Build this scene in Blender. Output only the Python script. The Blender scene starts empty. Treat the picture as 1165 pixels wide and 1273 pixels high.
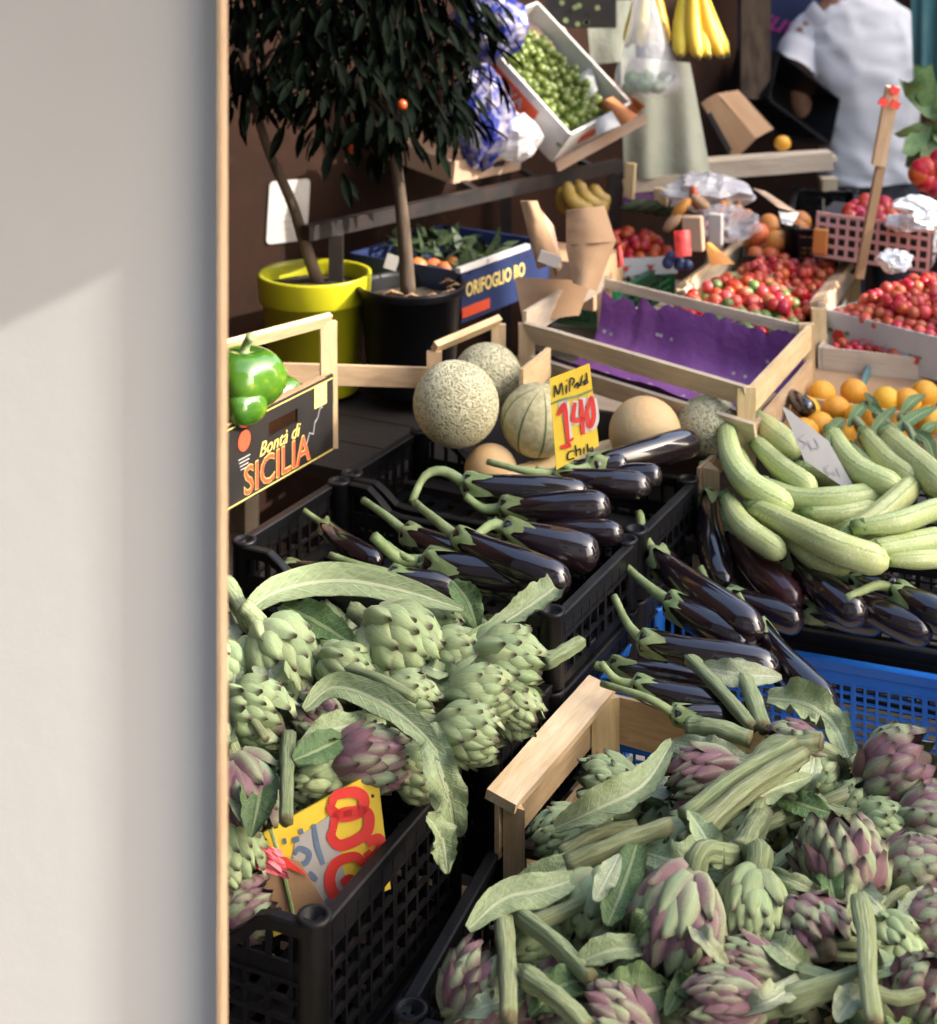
import bpy, math, random
from mathutils import Vector, Matrix, Quaternion, noise
random.seed(7)
R = math.radians
sc = bpy.context.scene
col = sc.collection
# ---------------------------------------------------------------- camera
F, HY, CZ, CX, W0, H0 = 2000.0, -150.0, 1.75, 582.5, 1165.0, 1273.0
cam = bpy.data.cameras.new('camera'); cam_o = bpy.data.objects.new('camera', cam); col.objects.link(cam_o)
cam.sensor_fit = 'HORIZONTAL'; cam.sensor_width = 36; cam.lens = 36*F/W0
cam.shift_y = -(H0/2-HY)/W0
cam.clip_start = .05; cam.clip_end = 500
cam.dof.use_dof = True; cam.dof.focus_distance = 1.95; cam.dof.aperture_fstop = 7.0
cam_o.location = (0, 0, CZ); cam_o.rotation_euler = (R(90), 0, 0)
sc.camera = cam_o
# ---------------------------------------------------------------- light
SUN_DIR = Vector((.80, -.16, .52)).normalized()      # towards the sun: right, a little behind the photographer
el = math.asin(SUN_DIR.z); az = math.atan2(SUN_DIR.x, SUN_DIR.y)
w = bpy.data.worlds.new('World'); sc.world = w; w.use_nodes = True
nt = w.node_tree; bg = nt.nodes['Background']
sky = nt.nodes.new('ShaderNodeTexSky'); sky.sky_type = 'NISHITA'; sky.sun_disc = False
sky.sun_elevation = el; sky.sun_rotation = az; sky.dust_density = 4; sky.air_density = 1.0; sky.ozone_density = .3
nt.links.new(sky.outputs[0], bg.inputs[0]); bg.inputs[1].default_value = .15
sl = bpy.data.lights.new('sun', 'SUN'); sl.energy = 2.0; sl.angle = R(.5); sl.color = (1, .955, .88)
so = bpy.data.objects.new('sun', sl); col.objects.link(so); so.location = (6, -2, 6)
so.rotation_euler = SUN_DIR.to_track_quat('Z', 'Y').to_euler()
sc.view_settings.view_transform = 'Standard'; sc.view_settings.look = 'None'
sc.view_settings.exposure = 2.15; sc.view_settings.gamma = 1
# ---------------------------------------------------------------- helpers
def at(px, py, z):
    Y = (CZ-z)*F/(py-HY); return Vector(((px-CX)/F*Y, Y, z))
def atY(px, py, Y): return Vector(((px-CX)/F*Y, Y, CZ-(py-HY)/F*Y))
def on_plane(px, py, P, N):
    d = Vector(((px-CX)/F, 1, -(py-HY)/F)); o = Vector((0, 0, CZ))
    return o + d*((P-o).dot(N)/d.dot(N))
def rnd(a, b): return random.uniform(a, b)
class MB:
    def __init__(s): s.v = []; s.f = []; s.uv = []; s.m = []
    def add(s, vs, fs, uv=None, mi=0):
        n = len(s.v); s.v += [tuple(p) for p in vs]; s.uv += uv or [(0, 0)]*len(vs)
        s.f += [tuple(i+n for i in f) for f in fs]; s.m += [mi]*len(fs); return s
    def box(s, c, size, M=None, mi=0, taper=1, bev=0):
        x, y, z = [q/2 for q in size]; c = Vector(c); vs = []
        b = min(bev, x*.9, y*.9, z*.9)
        if b > 0:   # chamfered box
            for sx in (-1, 1):
                for sy in (-1, 1):
                    for sz in (-1, 1):
                        vs += [Vector((sx*x, sy*(y-b), sz*(z-b))), Vector((sx*(x-b), sy*y, sz*(z-b))), Vector((sx*(x-b), sy*(y-b), sz*z))]
            I = lambda a, b_, c_, k: ((a*2+b_)*2+c_)*3+k
            fs = []
            for a in (0, 1):
                q = [I(a,0,0,0), I(a,0,1,0), I(a,1,1,0), I(a,1,0,0)]; fs.append(q if a == 0 else q[::-1])
                q = [I(0,a,0,1), I(1,a,0,1), I(1,a,1,1), I(0,a,1,1)]; fs.append(q if a == 0 else q[::-1])
                q = [I(0,0,a,2), I(0,1,a,2), I(1,1,a,2), I(1,0,a,2)]; fs.append(q if a == 0 else q[::-1])
            for a in (0, 1):
                for c_ in (0, 1):
                    fs += [[I(a,c_,0,0), I(a,c_,1,0), I(a,c_,1,1), I(a,c_,0,1)], [I(a,0,c_,0), I(a,1,c_,0), I(a,1,c_,2), I(a,0,c_,2)], [I(0,a,c_,1), I(1,a,c_,1), I(1,a,c_,2), I(0,a,c_,2)]]
                    for d in (0, 1): fs.append([I(a,c_,d,k) for k in range(3)])
        else:
            for sz in (-1, 1):
                t = taper if sz > 0 else 1
                for sx, sy in ((-1,-1),(1,-1),(1,1),(-1,1)): vs.append(Vector((sx*x*t, sy*y*t, sz*z)))
            fs = [(3,2,1,0),(4,5,6,7),(0,1,5,4),(1,2,6,5),(2,3,7,6),(3,0,4,7)]
        vs = [c+p for p in vs]
        if M is not None: vs = [M @ p for p in vs]
        return s.add(vs, fs, mi=mi)
    def beam(s, a, b, wd, th, up=Vector((0,0,1)), mi=0, bev=0):
        a, b = Vector(a), Vector(b); z = (b-a); L = z.length
        if L < 1e-6: return s
        z.normalize(); x = up.cross(z)
        if x.length < 1e-3: x = Vector((1,0,0)).cross(z)
        x.normalize(); y = z.cross(x)
        M = Matrix((( x.x, y.x, z.x, (a.x+b.x)/2), (x.y, y.y, z.y, (a.y+b.y)/2), (x.z, y.z, z.z, (a.z+b.z)/2), (0,0,0,1)))
        return s.box((0,0,0), (wd, th, L), M, mi=mi, bev=bev)
    def tube(s, pts, rad, n=10, cap=True, mod=None, mi=0, flat=1.0):
        pts = [Vector(p) for p in pts]; m = len(pts)
        if not isinstance(rad, (list, tuple)): rad = [rad]*m
        vs, uv, fs = [], [], []
        t = (pts[1]-pts[0]).normalized(); x = t.orthogonal().normalized()
        if abs(t.z) < .95: x = t.cross(Vector((0,0,1))).normalized()
        for i in range(m):
            t2 = (pts[min(i+1, m-1)]-pts[max(i-1, 0)]).normalized()
            x = t.rotation_difference(t2) @ x; t = t2; y = t.cross(x)
            for k in range(n):
                a = 2*math.pi*k/n; rr = rad[i]*(mod(a, i/(m-1)) if mod else 1)
                vs.append(pts[i]+x*math.cos(a)*rr+y*math.sin(a)*rr*flat); uv.append((k/n, i/(m-1)))
        for i in range(m-1):
            for k in range(n): fs.append((i*n+k, i*n+(k+1)%n, (i+1)*n+(k+1)%n, (i+1)*n+k))
        if cap: fs.append(tuple(range(n))[::-1]); fs.append(tuple((m-1)*n+k for k in range(n)))
        return s.add(vs, fs, uv, mi)
    def lathe(s, prof, n=24, M=None, mi=0, wob=0):
        vs, fs, uv = [], [], []; m = len(prof); off = [rnd(-wob, wob) for _ in range(n)]
        for i, (r, z) in enumerate(prof):
            for k in range(n):
                a = 2*math.pi*k/n; p = Vector((r*math.cos(a), r*math.sin(a), z+off[k]*r)); vs.append(M @ p if M else p); uv.append((k/n, i/(m-1)))
        for i in range(m-1):
            for k in range(n): fs.append((i*n+k, i*n+(k+1)%n, (i+1)*n+(k+1)%n, (i+1)*n+k))
        return s.add(vs, fs, uv, mi)
    def grid(s, rows, mi=0, uvs=None):
        m, n = len(rows), len(rows[0]); vs, fs, uv = [], [], []
        for i, r_ in enumerate(rows):
            for k, p in enumerate(r_): vs.append(p); uv.append((k/(n-1), i/(m-1)))
        for i in range(m-1):
            for k in range(n-1): fs.append((i*n+k, i*n+k+1, (i+1)*n+k+1, (i+1)*n+k))
        return s.add(vs, fs, uv, mi)
    def poly(s, pts, th, nrm, mi=0):
        nrm = Vector(nrm).normalized(); n = len(pts); pts = [Vector(p) for p in pts]
        vs = [p+nrm*th/2 for p in pts]+[p-nrm*th/2 for p in pts]
        fs = [tuple(range(n)), tuple(range(n, 2*n))[::-1]]+[(i, i+n, (i+1) % n+n, (i+1) % n) for i in range(n)]
        return s.add(vs, fs, mi=mi)
    def mesh(s, name, mats, smooth=False):
        me = bpy.data.meshes.new(name); me.from_pydata(s.v, [], s.f)
        if not isinstance(mats, (list, tuple)): mats = [mats]
        for m in mats: me.materials.append(m)
        if len(mats) > 1: me.polygons.foreach_set('material_index', s.m)
        ul = me.uv_layers.new(name='UVMap'); vi = [0]*len(me.loops); me.loops.foreach_get('vertex_index', vi)
        ul.data.foreach_set('uv', [c for i in vi for c in s.uv[i]])
        if smooth: me.polygons.foreach_set('use_smooth', [True]*len(me.polygons))
        me.update(); return me
    def build(s, name, mats, parent=None, smooth=False, local=False):
        o = bpy.data.objects.new(name, s.mesh(name, mats, smooth)); col.objects.link(o)
        if parent: adopt(o, parent, local)
        return o
def world_of(o):
    M = o.matrix_basis.copy()
    while o.parent: M = o.parent.matrix_basis @ o.matrix_parent_inverse @ M if False else (o.parent.matrix_basis @ (o.matrix_parent_inverse @ M)); o = o.parent
    return M
def adopt(o, parent, local=False):
    o.parent = parent
    if not local: o.matrix_parent_inverse = world_of(parent).inverted()
def tag(o, label=None, cat=None, group=None, kind=None):
    for k, v in (('label', label), ('category', cat), ('group', group), ('kind', kind)):
        if v: o[k] = v
    return o
def thing(name, label, cat, loc=(0,0,0), rz=0, group=None):
    o = bpy.data.objects.new(name, None); o.empty_display_size = .02; col.objects.link(o)
    o.location = loc; o.rotation_euler = (0, 0, rz); return tag(o, label, cat, group)
def link(name, me, parent=None, M=None):
    o = bpy.data.objects.new(name, me); col.objects.link(o)
    if parent: o.parent = parent
    if M is not None: o.matrix_basis = M
    return o
def copy_tree(o, parent=None):
    c = o.copy(); col.objects.link(c)
    if parent: c.parent = parent
    for ch in [x for x in o.children]: copy_tree(ch, c)
    return c
def cat(pts, n):   # Catmull-Rom resampling
    P = [Vector(p) for p in pts]
    if len(P) == 2: return [P[0].lerp(P[1], i/(n-1)) for i in range(n)]
    P = [P[0]*2-P[1]]+P+[P[-1]*2-P[-2]]; out = []; m = len(P)-3
    for i in range(n):
        u = i/(n-1)*m; k = min(int(u), m-1); t = u-k; a, b, c, d = P[k:k+4]
        out.append(.5*((2*b)+(c-a)*t+(2*a-5*b+4*c-d)*t*t+(3*b-a-3*c+d)*t**3))
    return out
def text_obj(name, s, size, mat_, parent, M, bold=0, align='CENTER', shear=0, sx=1):
    cu = bpy.data.curves.new(name, 'FONT'); cu.body = s; cu.size = size; cu.align_x = align; cu.align_y = 'CENTER'; cu.offset = bold; cu.shear = shear
    cu.resolution_u = 3; t = bpy.data.objects.new('tmp', cu); col.objects.link(t)
    me = bpy.data.meshes.new_from_object(t.evaluated_get(bpy.context.evaluated_depsgraph_get()))
    bpy.data.objects.remove(t); me.materials.clear(); me.materials.append(mat_); me.name = name
    o = bpy.data.objects.new(name, me); col.objects.link(o); o.matrix_basis = M @ Matrix.Diagonal((sx, 1, 1, 1)); adopt(o, parent); return o
def frame(o, x, y):   # matrix with origin o, x axis, y axis (made perpendicular)
    x = Vector(x).normalized(); z = x.cross(Vector(y)).normalized(); y = z.cross(x)
    return Matrix(((x.x,y.x,z.x,o[0]),(x.y,y.y,z.y,o[1]),(x.z,y.z,z.z,o[2]),(0,0,0,1)))
def ribbon2(mb, pts, wd, P, N, off=.0012):
    """brush stroke: pixel points projected on the plane (P,N) of a sign"""
    q = [on_plane(x, y, P, N)+N*off for x, y in pts]; q = cat(q, max(8, 5*len(q))) if len(q) > 1 else q
    s0 = q[0].y/F; L, Rr = [], []
    for i, p in enumerate(q):
        t = (q[min(i+1, len(q)-1)]-q[max(i-1, 0)]).normalized(); n = N.cross(t)
        e = .65+.35*math.sin(math.pi*(i+.6)/(len(q)+.2)); hw = wd*s0/2*e
        L.append(p+n*hw); Rr.append(p-n*hw)
    mb.grid([[a, b] for a, b in zip(L, Rr)])
# ---------------------------------------------------------------- materials
class NT:
    def __init__(s, name):
        s.m = bpy.data.materials.new(name); s.m.use_nodes = True; s.t = s.m.node_tree; s.b = s.t.nodes['Principled BSDF']; s.tc = None
    def n(s, kind, **kw):
        o = s.t.nodes.new('ShaderNode'+kind)
        for k, v in kw.items():
            if isinstance(v, tuple) and v and v[0] == 'in': pass
            setattr(o, k, v)
        return o
    def l(s, a, b): s.t.links.new(a, b)
    def co(s, which='Object', scale=(1,1,1)):
        if not s.tc: s.tc = s.n('TexCoord')
        mp = s.n('Mapping'); mp.inputs['Scale'].default_value = scale; s.l(s.tc.outputs[which], mp.inputs[0]); return mp.outputs[0]
    def noise(s, vec, scale=5, det=4, rough=.55, dist=0):
        o = s.n('TexNoise'); o.inputs['Scale'].default_value = scale; o.inputs['Detail'].default_value = det; o.inputs['Roughness'].default_value = rough; o.inputs['Distortion'].default_value = dist
        if vec is not None: s.l(vec, o.inputs['Vector'])
        return o.outputs['Fac']
    def ramp(s, fac, *st):
        o = s.n('ValToRGB'); e = o.color_ramp.elements
        while len(e) < len(st): e.new(.5)
        for k, (p, c) in enumerate(st): e[k].position = p; e[k].color = (c, c, c, 1) if not isinstance(c, (tuple, list)) else (*c, 1)
        s.l(fac, o.inputs[0]); return o.outputs[0]
    def mix(s, f, a, b, mode='MIX'):
        o = s.n('Mix', data_type='RGBA', blend_type=mode)
        for sock, v in ((o.inputs[0], f), (o.inputs[6], a), (o.inputs[7], b)):
            if isinstance(v, (int, float)): sock.default_value = v
            elif isinstance(v, tuple): sock.default_value = (*v, 1)
            else: s.l(v, sock)
        return o.outputs[2]
    def math(s, op, a, b=0):
        o = s.n('Math', operation=op)
        for i, v in enumerate((a, b)):
            if isinstance(v, (int, float)): o.inputs[i].default_value = v
            else: s.l(v, o.inputs[i])
        return o.outputs[0]
    def sep(s, vec):
        o = s.n('SeparateXYZ'); s.l(vec, o.inputs[0]); return o.outputs
    def rand(s): return s.n('ObjectInfo').outputs['Random']
    def vary(s, c, amt=.25, hue=.03):
        h = s.n('HueSaturation'); r = s.rand()
        s.l(s.math('ADD', s.math('MULTIPLY', r, 2*amt), 1-amt), h.inputs['Value'])
        s.l(s.math('ADD', s.math('MULTIPLY', s.math('FRACT', s.math('MULTIPLY', r, 17.3)), 2*hue), .5-hue), h.inputs['Hue'])
        if isinstance(c, tuple): h.inputs['Color'].default_value = (*c, 1)
        else: s.l(c, h.inputs['Color'])
        return h.outputs[0]
    def col(s, c):
        if isinstance(c, tuple): s.b.inputs['Base Color'].default_value = (*c, 1)
        else: s.l(c, s.b.inputs['Base Color'])
    def bump(s, h, st=.3, d=.002):
        o = s.n('Bump'); o.inputs['Strength'].default_value = st; o.inputs['Distance'].default_value = d; s.l(h, o.inputs['Height']); s.l(o.outputs[0], s.b.inputs['Normal'])
    def set(s, **kw):
        for k, v in kw.items():
            k = {'rough':'Roughness','spec':'Specular IOR Level','metal':'Metallic','coat':'Coat Weight','coatr':'Coat Roughness','sss':'Subsurface Weight','trans':'Transmission Weight','alpha':'Alpha','ior':'IOR','sheen':'Sheen Weight'}[k]
            if isinstance(v, (int, float)): s.b.inputs[k].default_value = v
            else: s.l(v, s.b.inputs[k])
        return s
def simple(name, c, c2=None, ns=6, rough=.5, bump=0, bs=60, spec=.5, amt=0, hue=0, stretch=(1,1,1), lo=.35, hi=.65, bd=.002, co='Object', **kw):
    t = NT(name); v = t.co(co, stretch)
    k = t.ramp(t.noise(v, ns, 5), (lo, c), (hi, c2)) if c2 else c
    if amt: k = t.vary(k, amt, hue)
    t.col(k); t.set(rough=rough, spec=spec, **kw)
    if bump: t.bump(t.noise(v, bs, 4), bump, bd)
    return t.m
M = {}
M['black'] = simple('black_plastic', (.004,.004,.005), (.009,.009,.010), 9, .45, .15, 130, .28)
M['blackdust'] = simple('dusty_black_plastic', (.004,.004,.005), (.016,.015,.016), 14, .5, .2, 160, .3, lo=.45, hi=.8)
M['blue'] = simple('blue_plastic', (.010,.12,.50), (.016,.16,.62), 7, .4, .1, 90, .45)
M['greenpl'] = simple('green_plastic', (.006,.075,.028), (.01,.11,.04), 7, .4)
M['steel'] = simple('dark_painted_steel', (.012,.011,.011), (.03,.02,.016), 20, .5, .2)
def wood(name, a, b, knots=True, rough=.62):
    t = NT(name); v = t.co('Object', (14, 14, 1.6)); r = t.rand()
    add = t.n('VectorMath', operation='ADD'); cmb = t.n('CombineXYZ'); t.l(t.math('MULTIPLY', r, 31.), cmb.inputs[2]); t.l(t.math('MULTIPLY', r, 17.), cmb.inputs[0]); t.l(v, add.inputs[0]); t.l(cmb.outputs[0], add.inputs[1])
    g = t.noise(add.outputs[0], 6, 6, .65, .8); k = t.ramp(g, (.3, a), (.68, b))
    st = t.noise(t.co('Object', (1,1,1)), 9, 3); k = t.mix(t.ramp(st, (.55, 0.), (.8, .45)), k, (a[0]*.55, a[1]*.5, a[2]*.45))
    t.col(t.vary(k, .16, .012)); t.set(rough=rough, spec=.3); t.bump(g, .35, .0012); return t.m
M['wood'] = wood('raw_pine', (.50,.345,.18), (.70,.53,.32))
M['wood2'] = wood('grey_poplar', (.48,.39,.28), (.66,.56,.42))
M['woodlight'] = wood('fresh_split_pine', (.62,.46,.26), (.82,.67,.45))
M['woodframe'] = wood('pale_ash_moulding', (.50,.35,.20), (.66,.50,.31))
M['card'] = simple('cardboard', (.33,.20,.11), (.42,.27,.155), 5, .8, .25, 200, .2, amt=.12)
M['card2'] = simple('pale_cardboard', (.50,.33,.22), (.58,.41,.28), 5, .8, .2, 200, .2, amt=.1)
M['white'] = simple('white_print_card', (.52,.50,.47), (.64,.62,.59), 8, .6, .05)
M['paper'] = simple('white_paper', (.36,.34,.32), (.44,.42,.39), 10, .7, .15, 40)
M['yellow'] = simple('yellow_card', (.75,.50,.03), (.80,.60,.06), 12, .55)
M['red'] = simple('red_paint', (.62,.03,.025), (.72,.05,.035), 30, .55)
M['bluep'] = simple('slate_blue_paint', (.09,.14,.22), (.13,.19,.28), 30, .6)
M['ink'] = simple('black_ink', (.012,.012,.013), rough=.6)
M['lettery'] = simple('yellow_print', (.72,.56,.16), rough=.5)
M['letterr'] = simple('orange_red_print', (.58,.075,.03), rough=.5)
M['printblack'] = simple('black_printed_card', (.010,.009,.009), (.022,.018,.016), 8, .45, .1, 150)
M['navy'] = simple('navy_printed_card', (.012,.022,.075), (.02,.035,.11), 8, .5)
M['purple'] = simple('purple_tissue', (.13,.04,.17), (.20,.075,.25), 7, .5, .7, 16, .35, bd=.012)
M['pink'] = simple('pink_wrapper', (.75,.06,.10), (.78,.22,.25), 25, .35)
M['yellowpot'] = simple('yellow_plastic_pot', (.40,.38,.006), (.48,.45,.012), 4, .38, .08, 60)
M['soil'] = simple('potting_soil', (.02,.013,.008), (.06,.036,.02), 60, .95, .8, 90, bd=.01)
M['bark'] = simple('brown_bark', (.05,.032,.02), (.12,.08,.05), 40, .85, .6, 60, bd=.005, stretch=(1,1,.3))
# artichoke bracts: grey green, purple towards margin and base, dark thorn at the tip
def bract(name, g1, g2, pur, pamt):
    t = NT(name); s = t.sep(t.co('Object')); z, x = s[2], s[0]; r = t.rand()
    v = t.co('Object', (1,1,.18)); nz = t.noise(v, 320, 3); n2 = t.noise(t.co('Object'), 55, 3)
    sk = t.noise(t.co('Object', (9,1,.55)), 5, 4); k = t.mix(t.ramp(t.math('ADD', t.math('MULTIPLY', nz, .45), t.math('MULTIPLY', sk, .55)), (.38, 0.), (.62, 1.)), g1, g2)
    edge = t.math('MULTIPLY', t.math('ABSOLUTE', x), 1.5)
    p = t.math('ADD', t.math('ADD', edge, t.math('MULTIPLY', n2, .7)), t.math('SUBTRACT', t.math('MULTIPLY', r, .75), 1.22-pamt))
    p = t.math('MULTIPLY', t.ramp(p, (.1, 0.), (.62, 1.)), pamt+.12)
    k = t.mix(p, k, pur)
    k = t.mix(t.ramp(z, (.0, .35), (.3, 0.)), k, (.40,.42,.27))
    tip = t.math('ADD', z, t.math('MULTIPLY', t.math('SUBTRACT', n2, .5), .25))
    k = t.mix(t.ramp(tip, (.80, 0.), (.97, .95)), k, (.06,.035,.026))
    rim = t.math('MULTIPLY', t.ramp(t.math('ABSOLUTE', x), (.33, 0.), (.5, 1.)), t.ramp(z, (.25, 0.), (.7, .75)))
    k = t.mix(rim, k, (.13,.09,.055))
    t.col(t.vary(k, .2, .015)); t.set(rough=.52, spec=.35); t.bump(nz, .25, .02); return t.m
M['bractg'] = bract('artichoke_bract_green', (.215,.295,.135), (.37,.46,.245), (.19,.11,.13), .22)
M['bractp'] = bract('artichoke_bract_purple', (.225,.30,.155), (.385,.46,.275), (.145,.032,.085), .72)
t = NT('artichoke_stem'); v = t.co('UV', (5,1.2,1)); g = t.noise(v, 5, 4); k = t.ramp(t.math('ADD', t.math('MULTIPLY', g, .5), t.math('MULTIPLY', t.noise(t.co('UV', (26,.5,1)), 3, 4), .5)), (.36, (.19,.25,.105)), (.5, (.30,.36,.18)), (.64, (.46,.49,.32))); k = t.mix(t.ramp(t.noise(t.co('UV', (4,3,1)), 3, 4), (.62, 0.), (.78, .55)), k, (.20,.16,.075))
e = t.sep(t.co('UV'))[1]; k = t.mix(t.ramp(e, (.96, 0.), (.99, .6)), k, (.22,.15,.08)); t.col(t.vary(k, .15, .015)); t.set(rough=.6, spec=.3); t.bump(t.noise(t.co('UV', (26,.5,1)), 3, 4), .8, .006); M['stem'] = t.m
def leafmat(name, a, b, rib, veins=13, sheen=.55):
    t = NT(name); s = t.sep(t.co('UV')); u, vv = s[0], s[1]
    n = t.noise(t.co('UV', (3,8,1)), 3, 5); k = t.ramp(n, (.3, a), (.7, b))
    d = t.math('ABSOLUTE', t.math('SUBTRACT', u, .5))
    ph = t.math('FRACT', t.math('MULTIPLY', t.math('SUBTRACT', vv, t.math('MULTIPLY', d, .22)), veins))
    vein = t.ramp(ph, (.0, 1.), (.10, 0.), (.92, 0.), (1., 1.)); mid = t.ramp(d, (.035, 1.), (.07, 0.))
    mk = t.math('MAXIMUM', mid, t.math('MULTIPLY', vein, .55)); k = t.mix(mk, k, rib)
    k = t.mix(t.ramp(t.noise(t.co('UV', (2,5,1)), 4, 3), (.66, 0.), (.8, .5)), k, (.22,.17,.07))
    t.col(t.vary(k, .18, .015)); t.set(rough=sheen, spec=.35)
    t.bump(t.math('ADD', t.math('MULTIPLY', mk, .8), n), .5, .003); return t.m
M['leaf'] = leafmat('artichoke_leaf', (.18,.24,.115), (.28,.355,.195), (.38,.43,.27))
M['leafd'] = leafmat('artichoke_leaf_green', (.055,.11,.035), (.11,.18,.065), (.22,.28,.13))
M['leafp'] = leafmat('artichoke_leaf_pale', (.24,.29,.17), (.35,.40,.26), (.40,.43,.30))
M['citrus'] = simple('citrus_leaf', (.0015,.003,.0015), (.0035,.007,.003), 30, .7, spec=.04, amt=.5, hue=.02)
# eggplant
t = NT('aubergine_skin'); v = t.co('UV', (2.5,1.0,1)); n = t.noise(v, 2.2, 4); k = t.ramp(n, (.3, (.006,.004,.007)), (.6, (.014,.007,.009)), (.85, (.045,.016,.016)))
t.col(t.vary(k, .3, .01)); t.set(rough=t.ramp(t.noise(t.co('UV', (4,6,1)), 3, 4), (.3, .14), (.75, .30)), spec=.3, coat=.75, coatr=.07); t.b.inputs['Coat IOR'].default_value = 1.75; t.bump(t.noise(t.co('UV', (14,1.2,1)), 3, 3), .10, .003); M['aub'] = t.m
t = NT('aubergine_skin_reddish'); n = t.noise(t.co('UV', (2,1.5,1)), 2.5, 4); t.col(t.ramp(n, (.3, (.022,.007,.010)), (.8, (.075,.018,.022)))); t.set(rough=.27, spec=.5, coat=.6, coatr=.08); M['aubr'] = t.m
M['calyx'] = simple('aubergine_calyx', (.15,.21,.075), (.27,.34,.16), 40, .6, .5, 120, .4, amt=.15, hue=.015)
# zucchini
t = NT('courgette_skin'); s = t.sep(t.co('UV')); vv = t.co('UV', (40,5,1)); n = t.noise(vv, 1.2, 4)
fl = t.n('TexNoise'); fl.inputs['Scale'].default_value = 260; t.l(t.co('Object'), fl.inputs['Vector'])
st = t.math('ABSOLUTE', t.math('SINE', t.math('ADD', t.math('MULTIPLY', s[0], 8*math.pi), t.math('MULTIPLY', t.noise(t.co('UV', (3,6,1)), 3, 3), 1.1))))
k = t.mix(t.math('MULTIPLY', t.ramp(st, (.1, 1.), (.5, 0.)), .55) if False else t.math('MULTIPLY', t.ramp(st, (.08, 1.), (.45, 0.)), .6), t.ramp(n, (.3, (.40,.47,.16)), (.7, (.54,.59,.28))), (.11,.20,.04))
k = t.mix(t.ramp(s[1], (.0, .55), (.22, .0)), k, (.13,.22,.05)); k = t.mix(t.ramp(t.noise(t.co('UV', (5,7,1)), 3, 5, .7), (.60, 0.), (.74, .45)), k, (.24,.30,.08)); k = t.mix(t.ramp(fl.outputs['Fac'], (.56, 0.), (.68, .7)), k, (.62,.67,.42)); t.col(t.vary(k, .12, .012)); t.set(rough=.38, spec=.45); t.bump(n, .12, .002); M['zuc'] = t.m
M['zucend'] = simple('courgette_end', (.10,.16,.04), (.19,.26,.08), 60, .6)
# melons
t = NT('netted_melon_rind'); v = t.co('Object'); vo = t.n('TexVoronoi', feature='DISTANCE_TO_EDGE'); vo.inputs['Scale'].default_value = 120
nn = t.n('TexNoise'); nn.inputs['Scale'].default_value = 60; t.l(v, nn.inputs['Vector']); mx = t.mix(.035, v, nn.outputs['Color'], 'ADD'); t.l(mx, vo.inputs['Vector'])
net = t.ramp(vo.outputs['Distance'], (.07, 1.), (.24, 0.)); k = t.mix(net, t.ramp(t.noise(v, 14, 3), (.35, (.27,.27,.13)), (.65, (.37,.33,.18))), (.56,.53,.38)); t.col(t.vary(k, .08, .01)); t.set(rough=.7, spec=.25); t.bump(net, .7, .0035); M['melon'] = t.m
t = NT('striped_melon_rind'); v = t.co('Object'); n = t.noise(v, 90, 4); u = t.sep(t.co('UV'))[0]
gr = t.ramp(t.math('ABSOLUTE', t.math('SINE', t.math('MULTIPLY', u, 9*math.pi))), (.05, 1.), (.20, 0.)); k = t.mix(gr, t.ramp(n, (.35, (.36,.34,.18)), (.6, (.50,.45,.28))), (.07,.11,.045)); t.col(k); t.set(rough=.7, spec=.2); t.bump(n, .5, .003); M['melon2'] = t.m
M['melon3'] = simple('orange_melon_rind', (.46,.36,.20), (.58,.37,.17), 14, .7, .5, 130)
M['tomato'] = simple('tomato_skin', (.40,.022,.012), (.52,.05,.02), 30, .25, amt=.22, hue=.02, spec=.5)
M['berry'] = simple('pale_red_berry', (.50,.06,.04), (.56,.13,.07), 60, .35, amt=.2, hue=.02)
M['greenfruit'] = simple('green_fruit', (.10,.17,.03), (.19,.24,.06), 30, .4, amt=.2, hue=.03)
M['orange'] = simple('orange_peel', (.70,.33,.015), (.78,.42,.03), 10, .42, .35, 260, amt=.08, hue=.012)
M['apricot'] = simple('apricot_skin', (.60,.24,.05), (.60,.17,.05), 20, .5, amt=.15, hue=.02)
M['pepper'] = None
t = NT('pepper_skin'); n = t.noise(t.co('Object'), 16, 3); t.col(t.ramp(n, (.40, (.035,.11,.010)), (.58, (.07,.17,.012)), (.72, (.34,.36,.02)))); t.set(rough=.16, spec=.6, coat=.5, coatr=.08); M['pepper'] = t.m
M['grape'] = simple('green_grape', (.11,.16,.022), (.18,.22,.05), 20, .3, amt=.18, sss=.1)
t = NT('banana_skin'); s = t.sep(t.co('UV')); n = t.noise(t.co('UV', (3,3,1)), 3, 4); k = t.ramp(n, (.3, (.60,.36,.015)), (.75, (.70,.47,.04)))
k = t.mix(t.ramp(s[1], (.04, 1.), (.12, 0.), (.93, 0.), (.98, 1.)), k, (.10,.075,.02)); k = t.mix(t.ramp(t.noise(t.co('UV', (6,10,1)), 4, 3), (.68, 0.), (.78, .6)), k, (.16,.08,.02)); t.col(t.vary(k, .15, .02)); t.set(rough=.45); M['banana'] = t.m
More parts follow.
